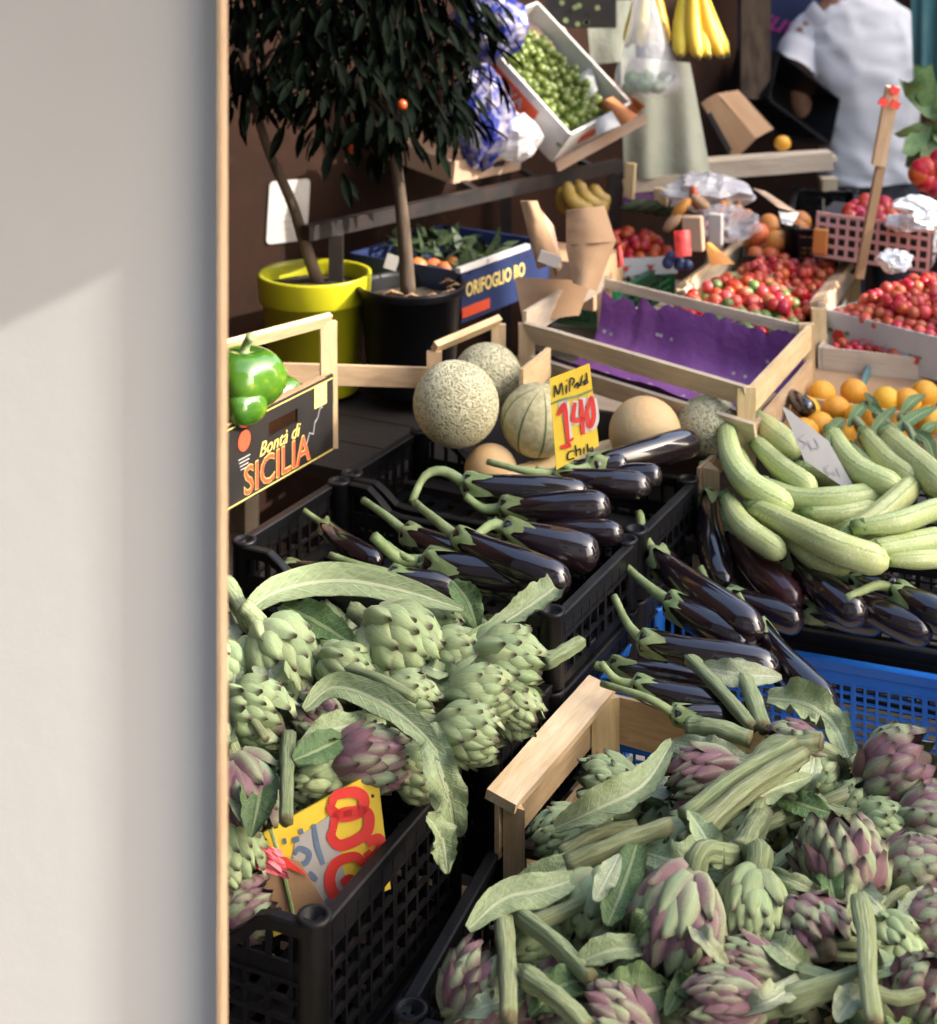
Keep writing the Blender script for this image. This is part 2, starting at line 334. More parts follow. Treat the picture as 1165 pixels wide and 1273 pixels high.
# plaster wall
t = NT('plaster_wall'); v = t.co('Object'); k = t.ramp(t.noise(v, 2.2, 5), (.3, (.44,.428,.412)), (.7, (.466,.455,.442))); t.col(k); t.set(rough=.85, spec=.2); t.bump(t.math('ADD', t.noise(v, 38, 6, .6), t.math('MULTIPLY', t.noise(v, 420, 3), .4)), .22, .0016); M['plaster'] = t.m
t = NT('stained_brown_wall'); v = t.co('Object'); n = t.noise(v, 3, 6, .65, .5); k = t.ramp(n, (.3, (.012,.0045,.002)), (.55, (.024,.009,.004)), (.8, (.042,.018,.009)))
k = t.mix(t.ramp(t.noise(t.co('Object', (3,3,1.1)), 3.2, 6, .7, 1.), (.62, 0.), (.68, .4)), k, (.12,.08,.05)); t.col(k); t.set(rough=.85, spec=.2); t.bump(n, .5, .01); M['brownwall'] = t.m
M['ground'] = simple('worn_paving', (.07,.065,.06), (.13,.12,.11), 4, .85, .5, 40, bd=.004)
M['bagplastic'] = None
t = NT('clear_plastic'); t.col((.80,.80,.82)); t.set(rough=.12, spec=.6, alpha=.30); t.bump(t.noise(t.co('Object'), 45, 3), .7, .008); M['clear'] = t.m
t = NT('milky_plastic'); t.col(t.ramp(t.noise(t.co('Object'), 22, 4), (.4, (.62,.60,.60)), (.65, (.75,.73,.72)))); t.set(rough=.22, spec=.6, alpha=.72); t.bump(t.noise(t.co('Object'), 38, 3), .8, .01); M['milky'] = t.m
M['sheet'] = simple('pale_green_sheet', (.38,.40,.30), (.48,.49,.38), 5, .5, .5, 8, bd=.02)
M['shirt'] = simple('white_cotton', (.70,.68,.68), (.78,.76,.76), 5, .85, .25, 120, .2, sheen=.3)
M['skin'] = simple('tanned_skin', (.34,.16,.09), (.42,.21,.125), 20, .5, .1, 150, sss=.05)
M['jeans'] = simple('dark_denim', (.022,.022,.028), (.05,.048,.055), 60, .85, .3, 300)
M['hair'] = simple('dark_hair', (.02,.014,.01), rough=.6, bump=.5)
M['canvas'] = simple('cream_canvas', (.55,.50,.42), (.62,.57,.48), 4, .85, .3, 200, .15)
M['whiteplastic'] = simple('white_plastic_film', (.80,.79,.77), (.84,.83,.81), 12, .25, .8, 30, .6, bd=.01)
M['salad'] = simple('green_salad', (.07,.14,.03), (.17,.26,.08), 40, .5, .5, 60, amt=.2, hue=.02)
M['leafy'] = simple('dark_leafy_green', (.012,.03,.008), (.05,.08,.02), 50, .6, .6, 80, amt=.3)
M['banana_shaded'] = simple('shaded_banana_skin', (.20,.125,.02), (.30,.20,.03), 30, .55)  # darker copy of the banana skin; the shade is put into the colour
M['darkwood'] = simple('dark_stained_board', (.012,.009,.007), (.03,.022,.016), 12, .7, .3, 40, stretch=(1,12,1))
M['teal'] = simple('teal_cloth', (.05,.15,.16), (.10,.22,.22), 6, .7)
# ---------------------------------------------------------------- setting
MB().box((0, 15, -.05), (80, 80, .1)).build('ground', M['ground'])['kind'] = 'structure'
YW = 1.2
wl = MB(); wl.box((-1.3355, YW+.006, 1.35), (2.30, .012, 2.7))
wall = wl.build('plaster_wall', M['plaster']); tag(wall, 'smooth off-white plaster wall filling the left side, with a patch of sun on it', 'wall')
fr = MB(); fr.box((-.1834, YW-.0015, 1.35), (.0042, .027, 2.7), bev=.0006)
fo = fr.build('wooden_moulding', M['woodframe']); tag(fo, 'thin pale wooden frame strip running up the right edge of the plaster wall', 'frame')
# brown shop wall behind the pots
def slab(name, a, b, z0, z1, th, mat_, kind_label, cat_):
    a, b = Vector((a[0], a[1], 0)), Vector((b[0], b[1], 0)); d = (b-a).normalized(); n = Vector((-d.y, d.x, 0))
    mb = MB(); mb.box((0,0,0), ((b-a).length, th, z1-z0), frame((a+b)/2+n*th/2+Vector((0,0,(z0+z1)/2)), d, n))
    return tag(mb.build(name, mat_), kind_label, cat_)
WA, WB = Vector((-.95, 3.05, 0)), Vector((.85, 5.08, 0))
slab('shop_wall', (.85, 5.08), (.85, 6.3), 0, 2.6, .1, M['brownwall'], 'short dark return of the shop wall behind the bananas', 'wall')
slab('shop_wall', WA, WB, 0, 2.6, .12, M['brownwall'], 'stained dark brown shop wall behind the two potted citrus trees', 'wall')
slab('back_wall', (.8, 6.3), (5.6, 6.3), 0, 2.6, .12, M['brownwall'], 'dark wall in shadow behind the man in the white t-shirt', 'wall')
slab('added_side_wall', (-1.0, 1.3), (-.95, 3.05), 0, 2.6, .1, M['brownwall'], 'added dark brown side wall left of the stall, unseen, blocking light from the left', 'wall')  # added unseen wall that cuts the light from the left
cn = thing('added_canopy', 'added dark corrugated roof out of view, dimming the back of the stall', 'added_canopy', (-.4, 5.0, 0))  # added unseen roof, placed to darken the back and the aubergine reflections
for k in range(7): MB().box((-2.0+.44*k, 5.1, 2.32+.006*(k%2)), (.45, 2.7, .02), Matrix.Rotation(-.0, 4, 'Z')).build('panel', M['steel'], cn)
MB().box((-.9, 3.45, 2.28), (2.2, .62, .015)).build('front_flap', M['steel'], cn)  # forward sheet added to dim the trees and the wall card
for x_ in (-2.1, .82): MB().box((x_, 6.1, 1.15), (.06, .06, 2.3)).build('post', M['steel'], cn)
# added unseen canvas, cut to shape the sun patch on the plaster wall
pc = Vector(((147-CX)/F*YW, YW, CZ-(335-HY)/F*YW)); T_ = 1.0; cc = pc+SUN_DIR*T_
aw = thing('added_awning', 'added cream canvas sheets out of view, shaping the sun patch on the wall', 'added_awning', (cc.x, cc.y, 0))
rise = SUN_DIR.z/SUN_DIR.x
def blocker(name, pts, nrm): MB().poly(pts, .004, nrm).build(name, M['canvas'], aw)
rise = .48
blocker('sun_blocker_top', [cc, (cc.x+.8, cc.y, cc.z+.1), (cc.x+.8, cc.y, 2.95), (cc.x-.34, cc.y, 2.95), (cc.x-.34, cc.y, cc.z-rise*.34)], (0,1,0))
blocker('sun_blocker_side', [(cc.x, cc.y, 0.02), (cc.x+.24, cc.y, .02), (cc.x+.24, cc.y, cc.z+.026), (cc.x, cc.y, cc.z-.006)], (0,1,0))
for k in range(4): MB().box((-1.0+.55*k, .80, 2.62), (.55, 1.2, .006)).build('sky_blocker', M['canvas'], aw)  # added unseen sheets that darken what the aubergines reflect
# added unseen buildings, sized and spaced to block the sun except one slit
hs = thing('added_house', 'added narrow plastered block out of view, keeping sun off the near stall', 'added_house', (6.2, -1.4, 0))
MB().box((6.6, 1.32, 2.0), (3.6, 2.08, 4.0)).build('walls', M['plaster'], hs); MB().box((6.62, 1.32, 4.06), (3.6, 2.08, .12)).build('roof', M['card'], hs)
h2 = thing('added_house', 'second added plastered block out of view, keeping sun off the man', 'added_house', (6.6, 4.6, 0))  # added too, set apart from the first to leave the sun slit
MB().box((6.6, 4.94, 2.0), (3.6, 4.52, 4.0)).build('walls', M['plaster'], h2); MB().box((6.62, 4.94, 4.06), (3.6, 4.52, .12)).build('roof', M['card'], h2)
MB().box((4.79, 4.0, 1.1), (.06, .9, 2.1)).build('door', M['bark'], h2)
h3 = thing('added_house', 'added plastered block behind the camera, cutting the sky light from the front', 'added_house', (-1.5, -4, 0))  # added unseen so that less sky light comes from the front
MB().box((-1.5, -4.0, 2.6), (9.0, 1.8, 5.2)).build('walls', M['plaster'], h3); MB().box((-1.5, -4.0, 5.27), (9.2, 2.1, .14)).build('roof', M['card'], h3)
for k in range(4): MB().box((-4.5+1.9*k, -3.08, 3.6), (.9, .06, 1.4)).build('shutter', M['greenpl'], h3)
for k in range(2): MB().box((4.79, .9+.9*k, 2.4), (.06, .5, 1.3)).build('shutter', M['greenpl'], hs)
# ---------------------------------------------------------------- crates
def plastic_crate(f, b, width, h, mat_, label, side='right', dipf=.05, dipb=.05, dips=0, pitch=.026, group=None, post=.017, catg='crate', bar=.005, zb=None):
    """f, b: front and back rim corner of one long side (world); width: extent away from that side"""
    f, b = Vector(f), Vector(b); ey = Vector((b.x-f.x, b.y-f.y, 0)); d = ey.length; ey.normalize(); ex = Vector((ey.y, -ey.x, 0))
    sgn = -1 if side == 'right' else 1
    cen = (f+b)/2+ex*sgn*width/2; rz = math.atan2(ex.y, ex.x); z0 = f.z-h
    t = thing('plastic_crate', label, catg, (cen.x, cen.y, z0), rz, group)
    hx, hy = width/2, d/2
    for sx in (-1, 1):
        for sy in (-1, 1):
            mb = MB(); c = Vector((sx*(hx-post), sy*(hy-post), 0)); P_ = post
            mb.lathe([(P_*.62, 0), (P_, .002), (P_*.98, h-.006), (P_*1.05, h-.004), (P_*1.05, h), (P_*.72, h+.0005), (P_*.68, h-.03), (.0005, h-.03)], 14, Matrix.Translation(c))
            mb.build('corner_post', mat_, t, True, True)
    def side_panel(a, b_, n, dip):
        a, b_ = Vector(a), Vector(b_); L = (b_-a).length; u = (b_-a)/L; n = Vector(n)
        def zt(s):
            q = min(s, 1-s)*L; k = min(max((q-.055)/.05, 0), 1); k = k*k*(3-2*k); return h-.004-dip*k
        rb = MB(); N_ = 26
        rows = []
        for i in range(N_+1):
            s = .03*0+i/N_; p = a+u*(L*s); z = zt(s); o = n
            rows.append([p+o*.004+Vector((0,0,z-.016)), p+o*.007+Vector((0,0,z-.002)), p+o*.005+Vector((0,0,z)), p-o*.006+Vector((0,0,z)), p-o*.008+Vector((0,0,z-.002)), p-o*.005+Vector((0,0,z-.016))])
        rows = [r_+[r_[0]] for r_ in rows]
        rb.grid(rows); rb.build('rim', mat_, t, False, True)
        pm = MB(); nv = max(3, int(L/pitch)); nh = max(2, int(h/pitch))
        for i in range(1, nv):
            s = i/nv; p = a+u*(L*s); zz = zt(s)-.012
            pm.beam(p+Vector((0,0,.006)), p+Vector((0,0,zz)), bar*(2 if i % 6 == 0 else 1), bar, n)
        for j in range(nh):
            z = .006+(h-dip-.02)*j/nh
            pm.beam(a+Vector((0,0,z))+n*.0007, b_+Vector((0,0,z))+n*.0007, bar if j else .012, bar, n)
        zb_ = h-dip-.045   # solid band under the rim
        pm.box((0,0,0), (L*.96, .0035, .022), frame((a+b_)/2+Vector((0,0,zb_+.02)), u, Vector((0,0,1)).cross(u).cross(u)*-1) if False else frame((a+b_)/2+Vector((0,0,zb_+.02)), u, n))
        pm.build('lattice_panel', mat_, t, False, True)
    k = post*.6
    side_panel((-hx+k, -hy+.008, 0), (hx-k, -hy+.008, 0), (0,-1,0), dipf)
    side_panel((-hx+k, hy-.008, 0), (hx-k, hy-.008, 0), (0,1,0), dipb)
    side_panel((-hx+.008, -hy+k, 0), (-hx+.008, hy-k, 0), (-1,0,0), dips)
    side_panel((hx-.008, -hy+k, 0), (hx-.008, hy-k, 0), (1,0,0), dips)
    bm = MB(); nb = int(width/.04)
    for i in range(nb+1): bm.box((-hx+.02+(width-.04)*i/nb, 0, .004), (.022, d-.03, .006))
    for j in range(6): bm.box((0, -hy+.03+(d-.06)*j/5, .0035), (width-.03, .016, .0045))
    bm.build('base', mat_, t, False, True)
    t['_dims'] = 0; del t['_dims']
    return t, cen, ex, ey, hx, hy
crates = {}
A1f, A1b = at(398,1155,.706), at(580,945,.706)
crates['A1'] = plastic_crate(A1f, A1b, .46, .17, M['blackdust'], 'black plastic crate of artichokes in the lower left corner, holding the big price card', dipf=.035, dipb=.03)
A2f, A2b = at(612,925,.715), at(735,800,.715)
crates['A2'] = plastic_crate(A2f, A2b+(A2b-A2f)*.1, .47, .17, M['black'], 'black plastic artichoke crate between the aubergines and the lower left crate', dipf=.05, dipb=.05)
Ef, Eb = at(694,768,.80), at(872,592,.80); Em = Ef.lerp(Eb, .53)
crates['E1'] = plastic_crate(Ef, Em-(Em-Ef)*.01, .52, .10, M['black'], 'front black crate of aubergines on the left, its corner beside the printed fruit box', dipf=.03, dipb=.035)
crates['E2'] = plastic_crate(Em+(Eb-Em)*.01, Eb, .52, .10, M['black'], 'rear black plastic crate of aubergines directly in front of the melons', dipf=.03, dipb=.035)
for nm, key in (('black crate stacked under the front aubergine crate', 'E1'), ('black crate stacked under the rear aubergine crate', 'E2')):
    o = copy_tree(crates[key][0]); o.location.z -= .102; o['label'] = nm; o['group'] = 'crates stacked under the aubergines'
    if key == 'E1': o.location.y += .0
for nm, key, dz in (('black crate stacked under the lower left artichoke crate', 'A1', .172), ('black crate at the bottom of the stack under the rear aubergines', 'E2', .205)):
    o = copy_tree(crates[key][0]); o.location.z -= dz; o['label'] = nm; o['group'] = 'crates stacked under the aubergines'
B1f, B1b = at(483,1262,.62), at(618,1030,.62)
crates['B1'] = plastic_crate(B1f, B1b, .62, .18, M['blackdust'], 'big dusty black plastic crate in the foreground heaped with purple artichokes', side='left', dipf=.05, dipb=.045)
B3f, B3b = at(733,856,.66), at(803,743,.66)
crates['B3'] = plastic_crate(B3f, B3b, .62, .19, M['blue'], 'bright blue plastic crate with aubergines lying across it', side='left', dipf=.04, dipb=.035, pitch=.0165, bar=.0036)
ex3, ey3 = crates['B3'][2], crates['B3'][3]
B4f = B3b+ey3*.012; B4f.z = .665
crates['B4'] = plastic_crate(B4f, B4f+ey3*.22, .66, .12, M['black'], 'low black plastic crate of aubergines behind the blue crate', side='left', dipf=.018, dipb=.02, pitch=.018, bar=.0035)
B5f = B4f+ey3*.235; B5f.z = .70
crates['B5'] = plastic_crate(B5f, B5f+ey3*.40, .75, .14, M['black'], 'black plastic crate with a wooden rail, full of pale green courgettes', side='left', dipf=.015, dipb=.0, pitch=.02, bar=.004)
# ---------------------------------------------------------------- wooden crates
def slat(parent, a, b, wd, th, up=(0,0,1), mat_='wood', name='slat', local=False, bev=.0012):
    a, b = Vector(a), Vector(b); z = (b-a); L = z.length; z.normalize(); up = Vector(up)
    y = (up-z*up.dot(z)).normalized(); x = y.cross(z)
    Mx = Matrix(((x.x,y.x,z.x,(a.x+b.x)/2),(x.y,y.y,z.y,(a.y+b.y)/2),(x.z,y.z,z.z,(a.z+b.z)/2),(0,0,0,1)))
    mb = MB()
    n = 6; rows = []
    for i in range(n+1):   # slightly rough-sawn outline
        j = lambda: rnd(-.03, .03)
        zz = -L/2+L*i/n; hw, ht = wd/2*(1+j()), th/2
        ring = [Vector((-ht, -hw, zz)), Vector((ht, -hw, zz)), Vector((ht, hw, zz)), Vector((-ht, hw, zz))]
        rows.append(ring+[ring[0]])
    mb.grid(rows); mb.f += [(0,1,2,3), tuple(n*5+k for k in (3,2,1,0))]
    o = mb.build(name, M[mat_], None)
    o.matrix_basis = Mx; adopt(o, parent, local); return o
def wood_crate(f, b, width, h, label, side='left', mat_='wood', slats=2, sw=None, tall=0, ends=(1,1,1,1), tilt=None, group=None, bottom=True):
    f, b = Vector(f), Vector(b); ey = Vector((b.x-f.x, b.y-f.y, 0)); d = ey.length; ey.normalize(); ex = Vector((ey.y, -ey.x, 0))
    sgn = -1 if side == 'right' else 1; cen = (f+b)/2+ex*sgn*width/2
    t = thing('wooden_crate', label, 'crate', (cen.x, cen.y, f.z-h), math.atan2(ex.y, ex.x), group)
    if tilt: t.rotation_euler = (tilt[0], tilt[1], t.rotation_euler[2])
    hx, hy = width/2, d/2; sw = sw or h/slats*.8
    for k, (sx, sy, L) in enumerate(((0,-1,width),(0,1,width),(-1,0,d),(1,0,d))):
        if not ends[k]: continue
        for j in range(slats):
            z = h-sw/2-j*(h-sw)/max(1, slats-1)
            if sy: slat(t, (-hx, sy*(hy-.003), z), (hx, sy*(hy-.003), z), sw, .006, (0,0,1), mat_, 'side_slat', True)
            else: slat(t, (sx*(hx+.0045), -hy, z), (sx*(hx+.0045), hy, z), sw, .006, (0,0,1), mat_, 'end_slat', True)
    for sx in (-1, 1):
        for sy in (-1, 1):
            mb = MB(); a = .028; c = Vector((sx*(hx-.0005), sy*(hy-.0065), 0))
            tri = [c, c-Vector((sx*a,0,0)), c-Vector((0,sy*a,0))]; hh = h+tall
            mb.add([p+Vector((0,0,z)) for z in (0, hh) for p in tri], [(0,1,2),(3,4,5),(0,1,4,3),(1,2,5,4),(2,0,3,5)])
            mb.build('corner_post', M[mat_], t, False, True)
    if bottom:
        for i in range(4): slat(t, (-hx, -hy+.05+(d-.1)*i/3, .003), (hx, -hy+.05+(d-.1)*i/3, .003), d/4.6, .005, (0,1,0), mat_, 'bottom_slat', True)
    return t, cen, ex, ey, hx, hy
# wooden box of artichokes between the black crate and the blue crate
B2f, B2b = at(622,1003,.672), at(748,858,.672)
B2 = wood_crate(B2f, B2b, .58, .16, 'wooden artichoke box with a broad split rail, between the black crate and the blue crate', 'left', 'wood', 2, .062, ends=(0,1,1,0))
slat(B2[0], B2f+Vector((0,0,.006)), B2b+Vector((0,0,.006)), .040, .012, (1,-.4,-.25), 'woodlight', 'top_rail')
# rail beside the courgettes
z1, z2 = at(872,583,.80), at(968,488,.80)
cr = wood_crate(z1, z2, .70, .13, 'wooden courgette crate whose thin left rail leans over the aubergines', 'left', 'wood', 2, .04, ends=(0,1,1,0), bottom=False)
# crate holding the melons, with raised corner handles
m1, m2 = at(408,470,.87), at(545,470,.87)
melon_crate = thing('wooden_crate', 'wooden crate behind the melons with a raised corner handle and long front board', 'crate', (m1.x, m1.y, .75))
slat(melon_crate, at(285,462,.885), at(560,470,.865), .036, .008, (0,0,1), 'wood', 'front_board')
ma, mb_ = at(540,432,.93), at(620,398,.95)
def handle_frame(parent, a, b, drop, wdt=.020, dropb=None):
    slat(parent, a, b, wdt, .012, (.3,-.5,.7), 'wood', 'handle_rail')
    for p, dr in ((a, drop), (b, dropb or drop)): slat(parent, Vector(p)+Vector((0,.004,-.008)), Vector(p)+Vector((0,.004,-dr)), .026, .012, (1,0,0), 'wood', 'corner_post')
handle_frame(melon_crate, ma, mb_, .10)
slat(melon_crate, at(648,478,.90), at(682,450,.90), .05, .008, (0,0,1), 'wood', 'end_board')
slat(melon_crate, at(600,600,.79), at(880,520,.80), .04, .006, (0,1,0), 'wood', 'bottom_board')
# tipped crate lined with purple tissue
def P3(px, py, z): return at(px, py, z)
zt = .93
NL, NR, FR, FL = P3(655,412,.93), P3(928,492,.90), P3(1003,412,.90), P3(752,352,.93)
pcrate = thing('wooden_crate', 'empty wooden crate lined with torn purple tissue, tipped towards the viewer', 'crate', ((NL+FR)/2)-Vector((0,0,.13)))
dn = Vector((.02,-.05,-.12)); nd = (NR-NL).normalized()
slat(pcrate, NL, NR, .042, .007, (0,-.55,1), 'wood2', 'side_slat')
slat(pcrate, NL+Vector((.012,-.020,-.055)), NR+Vector((.012,-.020,-.055)), .04, .007, (0,-.55,1), 'wood2', 'side_slat')
slat(pcrate, FL, FR, .02, .007, (0,0,1), 'wood2', 'side_slat'); slat(pcrate, FL-Vector((0,0,.06)), FR-Vector((0,0,.06)), .05, .007, (0,0,1), 'wood2', 'side_slat')
slat(pcrate, NL+Vector((-.004,0,.012)), FL+Vector((-.004,0,.012)), .05, .008, (0,0,1), 'wood2', 'end_slat')
slat(pcrate, NR+Vector((.005,0,-.01)), FR+Vector((.005,0,-.01)), .045, .008, (0,0,1), 'wood', 'end_slat')
slat(pcrate, NR+Vector((.007,0,-.075)), FR+Vector((.007,0,-.075)), .045, .008, (0,0,1), 'wood', 'end_slat')
for p in (NL, NR, FR, FL): slat(pcrate, p+Vector((0,.004,.014)), p+Vector((0,.004,-.13)), .03, .014, (1,0,0), 'wood', 'corner_post')
# tissue lining: rumpled sheet over floor and far side
rows = []
for i in range(17):
    v = i/16; r_ = []
    for k in range(57):
        u = k/56
        near = NL.lerp(NR, u)+Vector((.0,.012,-.035)); bot = NL.lerp(NR, u).lerp(FL.lerp(FR, u), .4)+Vector((0,0,-.11)); bot2 = NL.lerp(NR, u).lerp(FL.lerp(FR, u), .85)+Vector((0,0,-.10)); top = FL.lerp(FR, u)+Vector((-.006,-.02,-.004-.03*abs(noise.noise((u*9, 1, 0)))-.03*max(0,noise.noise((u*31, 4, 0)))))
        p = cat([near, bot, bot2, top], 17)[i]; p += Vector((0,-.3,1)).normalized()*(.009*noise.noise((u*6, v*4, 3))+.002*noise.noise((u*23, v*14, 8))); r_.append(p)
    rows.append(r_)
MB().grid(rows).build('tissue_lining', M['purple'], pcrate, True)
dot = MB()
for _ in range(26):
    i, k = random.randrange(3, 15), random.randrange(2, 54); p = rows[i][k]; n = (rows[i+1][k]-rows[i][k]).cross(rows[i][k+1]-rows[i][k]).normalized()
    if n.z < 0: n = -n
    a = n.orthogonal().normalized(); b = n.cross(a); dot.add([p+n*.003+a*.004*math.cos(q*1.05)+b*.004*math.sin(q*1.05) for q in range(6)], [tuple(range(6))])
dd = dot.build('tissue_spots', M['paper'], pcrate); dd['kind'] = 'stuff'
# trestle tables that carry it all
def table(name, label, c, size, rz, legs=True, mt='wood2'):
    t = thing(name, label, 'table', (c[0], c[1], 0), rz)
    n = 4
    for i in range(n): slat(t, (-size[0]/2, -size[1]/2+size[1]*(i+.5)/n, c[2]-.012), (size[0]/2, -size[1]/2+size[1]*(i+.5)/n, c[2]-.012), size[1]/n*.97, .02, (0,1,0), mt, 'plank', True)
    for sx in (-1, 1):
        for sy in (-1, 1): slat(t, (sx*(size[0]/2-.05), sy*(size[1]/2-.05), 0), (sx*(size[0]/2-.05), sy*(size[1]/2-.05), c[2]-.024), .05, .05, (0,1,0), 'wood2', 'leg', True)
table('trestle_table', 'low plank table under the front artichoke crates', (-.02, 1.82, .36), (1.1, .75, 0), R(-25))
table('trestle_table', 'plank table under the aubergine crates', (.10, 2.55, .49), (1.5, .55, 0), R(-25))
table('trestle_table', 'plank table under the big right-hand artichoke crate', (.52, 1.72, .43), (.8, .75, 0), R(-20))
table('trestle_table', 'plank table under the blue crate and the courgettes', (.78, 2.55, .455), (1.0, .85, 0), R(-20))
table('trestle_table', 'plank table at the back under the tomato boxes', (.9, 3.6, .68), (1.5, 1.1, 0), R(-20))
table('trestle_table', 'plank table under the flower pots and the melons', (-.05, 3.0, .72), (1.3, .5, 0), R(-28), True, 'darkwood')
# ---------------------------------------------------------------- artichokes
def bract_mesh(name, mat_, tipc, wdt, cup):
    mb = MB(); nu, nv = 5, 6
    def layer(off):
        rows = []
        for j in range(nv):
            v = j/(nv-1); wv = (.58, .93, 1.0, .80, .43, .03)[j]*wdt*.5
            rows.append([Vector((wv*(u-2)/2, cup*(1-((u-2)/2)**2)*(.35+.65*math.sin(math.pi*min(v*1.1, 1)))*.28+off*(1-.9*abs(u-2)/2)*(1-v*.7)+tipc*v**3*.2-.03, v)) for u in range(nu)])
        return rows
    mb.grid([r_ for r_ in layer(.045)]); b = layer(-.02); mb.grid([r_[::-1] for r_ in b]); return mb.mesh(name, mat_, True)
BR = {k: [bract_mesh('bract', M[k], tc, wd, cu) for tc, wd, cu in ((-.3, 1, 1.0), (.25, .94, 1.1), (.9, 1.05, .9), (0, 1.1, 1.1), (.5, .9, 1.2))] for k in ('bractg', 'bractp')}
hm = MB(); hm.lathe([(.001, -.02), (.35, -.02), (.66, .12), (.78, .35), (.70, .62), (.42, .86), (.1, 1.0), (.001, 1.01)], 12)
HEART = {k: hm.mesh('heart', M[k], True) for k in ('bractg', 'bractp')}
def prof(s): return math.sin(math.pi*(min(max(s, 0), 1)*.80+.12))**.75
CAM = Vector((0, 0, CZ))
def basis(p):
    T = (CAM-p).normalized(); Rr = Vector((0,0,1)).cross(T).normalized()
    return Rr, T.cross(Rr), T
def head(p, d, rad, H, kind, label, group, n=46, open_=0., name='artichoke'):
    """artichoke head centred at p, tip along d"""
    d = Vector(d).normalized(); q = d.to_track_quat('Z', 'Y') @ Quaternion((0,0,1), rnd(0, 6.28))
    base = p-d*H*.45
    t = thing(name, label, 'artichoke', base, 0, group); t.rotation_mode = 'QUATERNION'; t.rotation_quaternion = q
    hk = link('heart', HEART[kind], t, Matrix.Diagonal((rad*.88, rad*.88, H*.93, 1)))
    gs = rnd(.93, 1.07)
    for i in range(n):
        s = i/(n-1); ph = i*2.39996+rnd(-.13, .13); s0 = -.02+.66*s**.92; L = (.50-.16*s)*rnd(.93, 1.08)
        r0 = prof(s0)*.90-.05*s; r1 = prof(s0+L*.92)*(1.06-.1*s)+open_*(1-s*.6)+rnd(-.02, .05)+(rnd(.04,.16) if rnd(0,1) < .22 else 0)
        if i < 5: r1 += rnd(.0, .35)
        a = Vector((r0*rad, 0, s0*H)); b = Vector((max(r1, .06)*rad, 0, (s0+L)*H)); z = (b-a); ln = z.length; z.normalize()
        x = Vector((0, -1, 0)); y = z.cross(x)
        if y.x < 0: y = -y; x = -x
        wd = rad*(1.10-.42*s)*rnd(.9, 1.08)*gs*min(1, .55+.07*i); ln *= min(1, .7+.05*i)
        tw = rnd(-.12, .12)
        Mx = Matrix.Rotation(ph, 4, 'Z') @ Matrix(((x.x,y.x,z.x,a.x),(x.y,y.y,z.y,a.y),(x.z,y.z,z.z,a.z),(0,0,0,1))) @ Matrix.Rotation(tw, 4, 'Z') @ Matrix.Diagonal((wd, rad*rnd(.8, 1.1), ln*1.06, 1))
        link('bract', random.choice(BR[kind]), t, Mx)
    return t
def head_px(px, py, z, dia, ang, tilt, kind, label, ratio=1.12, n=46, open_=0., group=None, stem=None, sr=.0105):
    p = at(px, py, z); rad = dia/2*p.y/F; Rr, U, T = basis(p); a, ti = R(ang), R(tilt)
    d = (Rr*math.cos(a)+U*math.sin(a))*math.cos(ti)+T*math.sin(ti); H = rad*2*ratio
    t = head(p, d, rad, H, kind, label, group, n, open_)
    base = p-d*H*.45
    if stem:   # list of pixel points with heights; starts at the base of the head
        pts = cat([base+d*.01, base-d*.018]+[at(*q) for q in stem], 14); stem_mesh(pts, sr, t)
    else:
        L = rnd(.02, .05); sd = Vector((rnd(-.3,.3), rnd(-.3,.3), rnd(-.4,0)))
        stem_mesh(cat([base+d*.01, base-d*L*.5, base-d*L+sd*L*.3], 8), sr, t)
    return t
def stem_mesh(pts, r_, parent, name='stem'):
    ph = rnd(0, 6); m = MB().tube(pts, [r_*(1.18-.25*i/(len(pts)-1)+.06*math.sin(i*1.7+ph)) for i in range(len(pts))], 12, True, lambda a, s: 1+.10*math.sin(a*7+ph)+.07*math.sin(a*3+ph*2)+.06*math.sin(a*2+s*9))
    return m.build(name, M['stem'], parent, True)
def leaf(parent, pts, wpx, mat_='leaf', fold=.25, wave=1., tooth=.12, nrm=None, name='leaf', prof_=None, n=26, nu=9, twist=0):
    q = cat([at(*p) for p in pts], n); ph = rnd(0, 50); rows = []
    for i, p in enumerate(q):
        t = (q[min(i+1, n-1)]-q[max(i-1, 0)]).normalized(); Rr, U, T = basis(p); up = (T*.75+Vector((0,0,.55))).normalized() if nrm is None else Vector(nrm)
        s = (t.cross(up)).normalized(); 
        if twist: s = Quaternion(t, twist*(i/(n-1)-.3)) @ s
        nn = s.cross(t).normalized(); v = i/(n-1)
        w_ = wpx/2*p.y/F*((math.sin(math.pi*min(max(v*.93+.05, 0), 1))**.7) if prof_ is None else prof_(v))
        row = []
        for k in range(nu):
            u = (k-(nu-1)/2)/((nu-1)/2); e = abs(u)
            ww = w_*(1+tooth*e*(noise.noise((v*17+ph, u*2, 0))+.6*noise.noise((v*41+ph, u*3, 0))))
            h = fold*e*w_*(1 if fold > 0 else 1)+wave*w_*.55*e*e*noise.noise((v*6+ph, u*1.3, 2))+w_*.07*noise.noise((v*11+ph, u*3, 5))
            row.append(p+s*u*ww+nn*h)
        rows.append(row)
    back = [[p-(CAM-p).normalized()*-.0 + Vector((0,0,-.0009)) for p in r_[::-1]] for r_ in rows]
    return MB().grid(rows).grid(back).build(name, M[mat_], parent, True)
GR = 'artichokes heaped in the big black crate'; GL = 'artichokes heaped in the left-hand crates'
A = {}
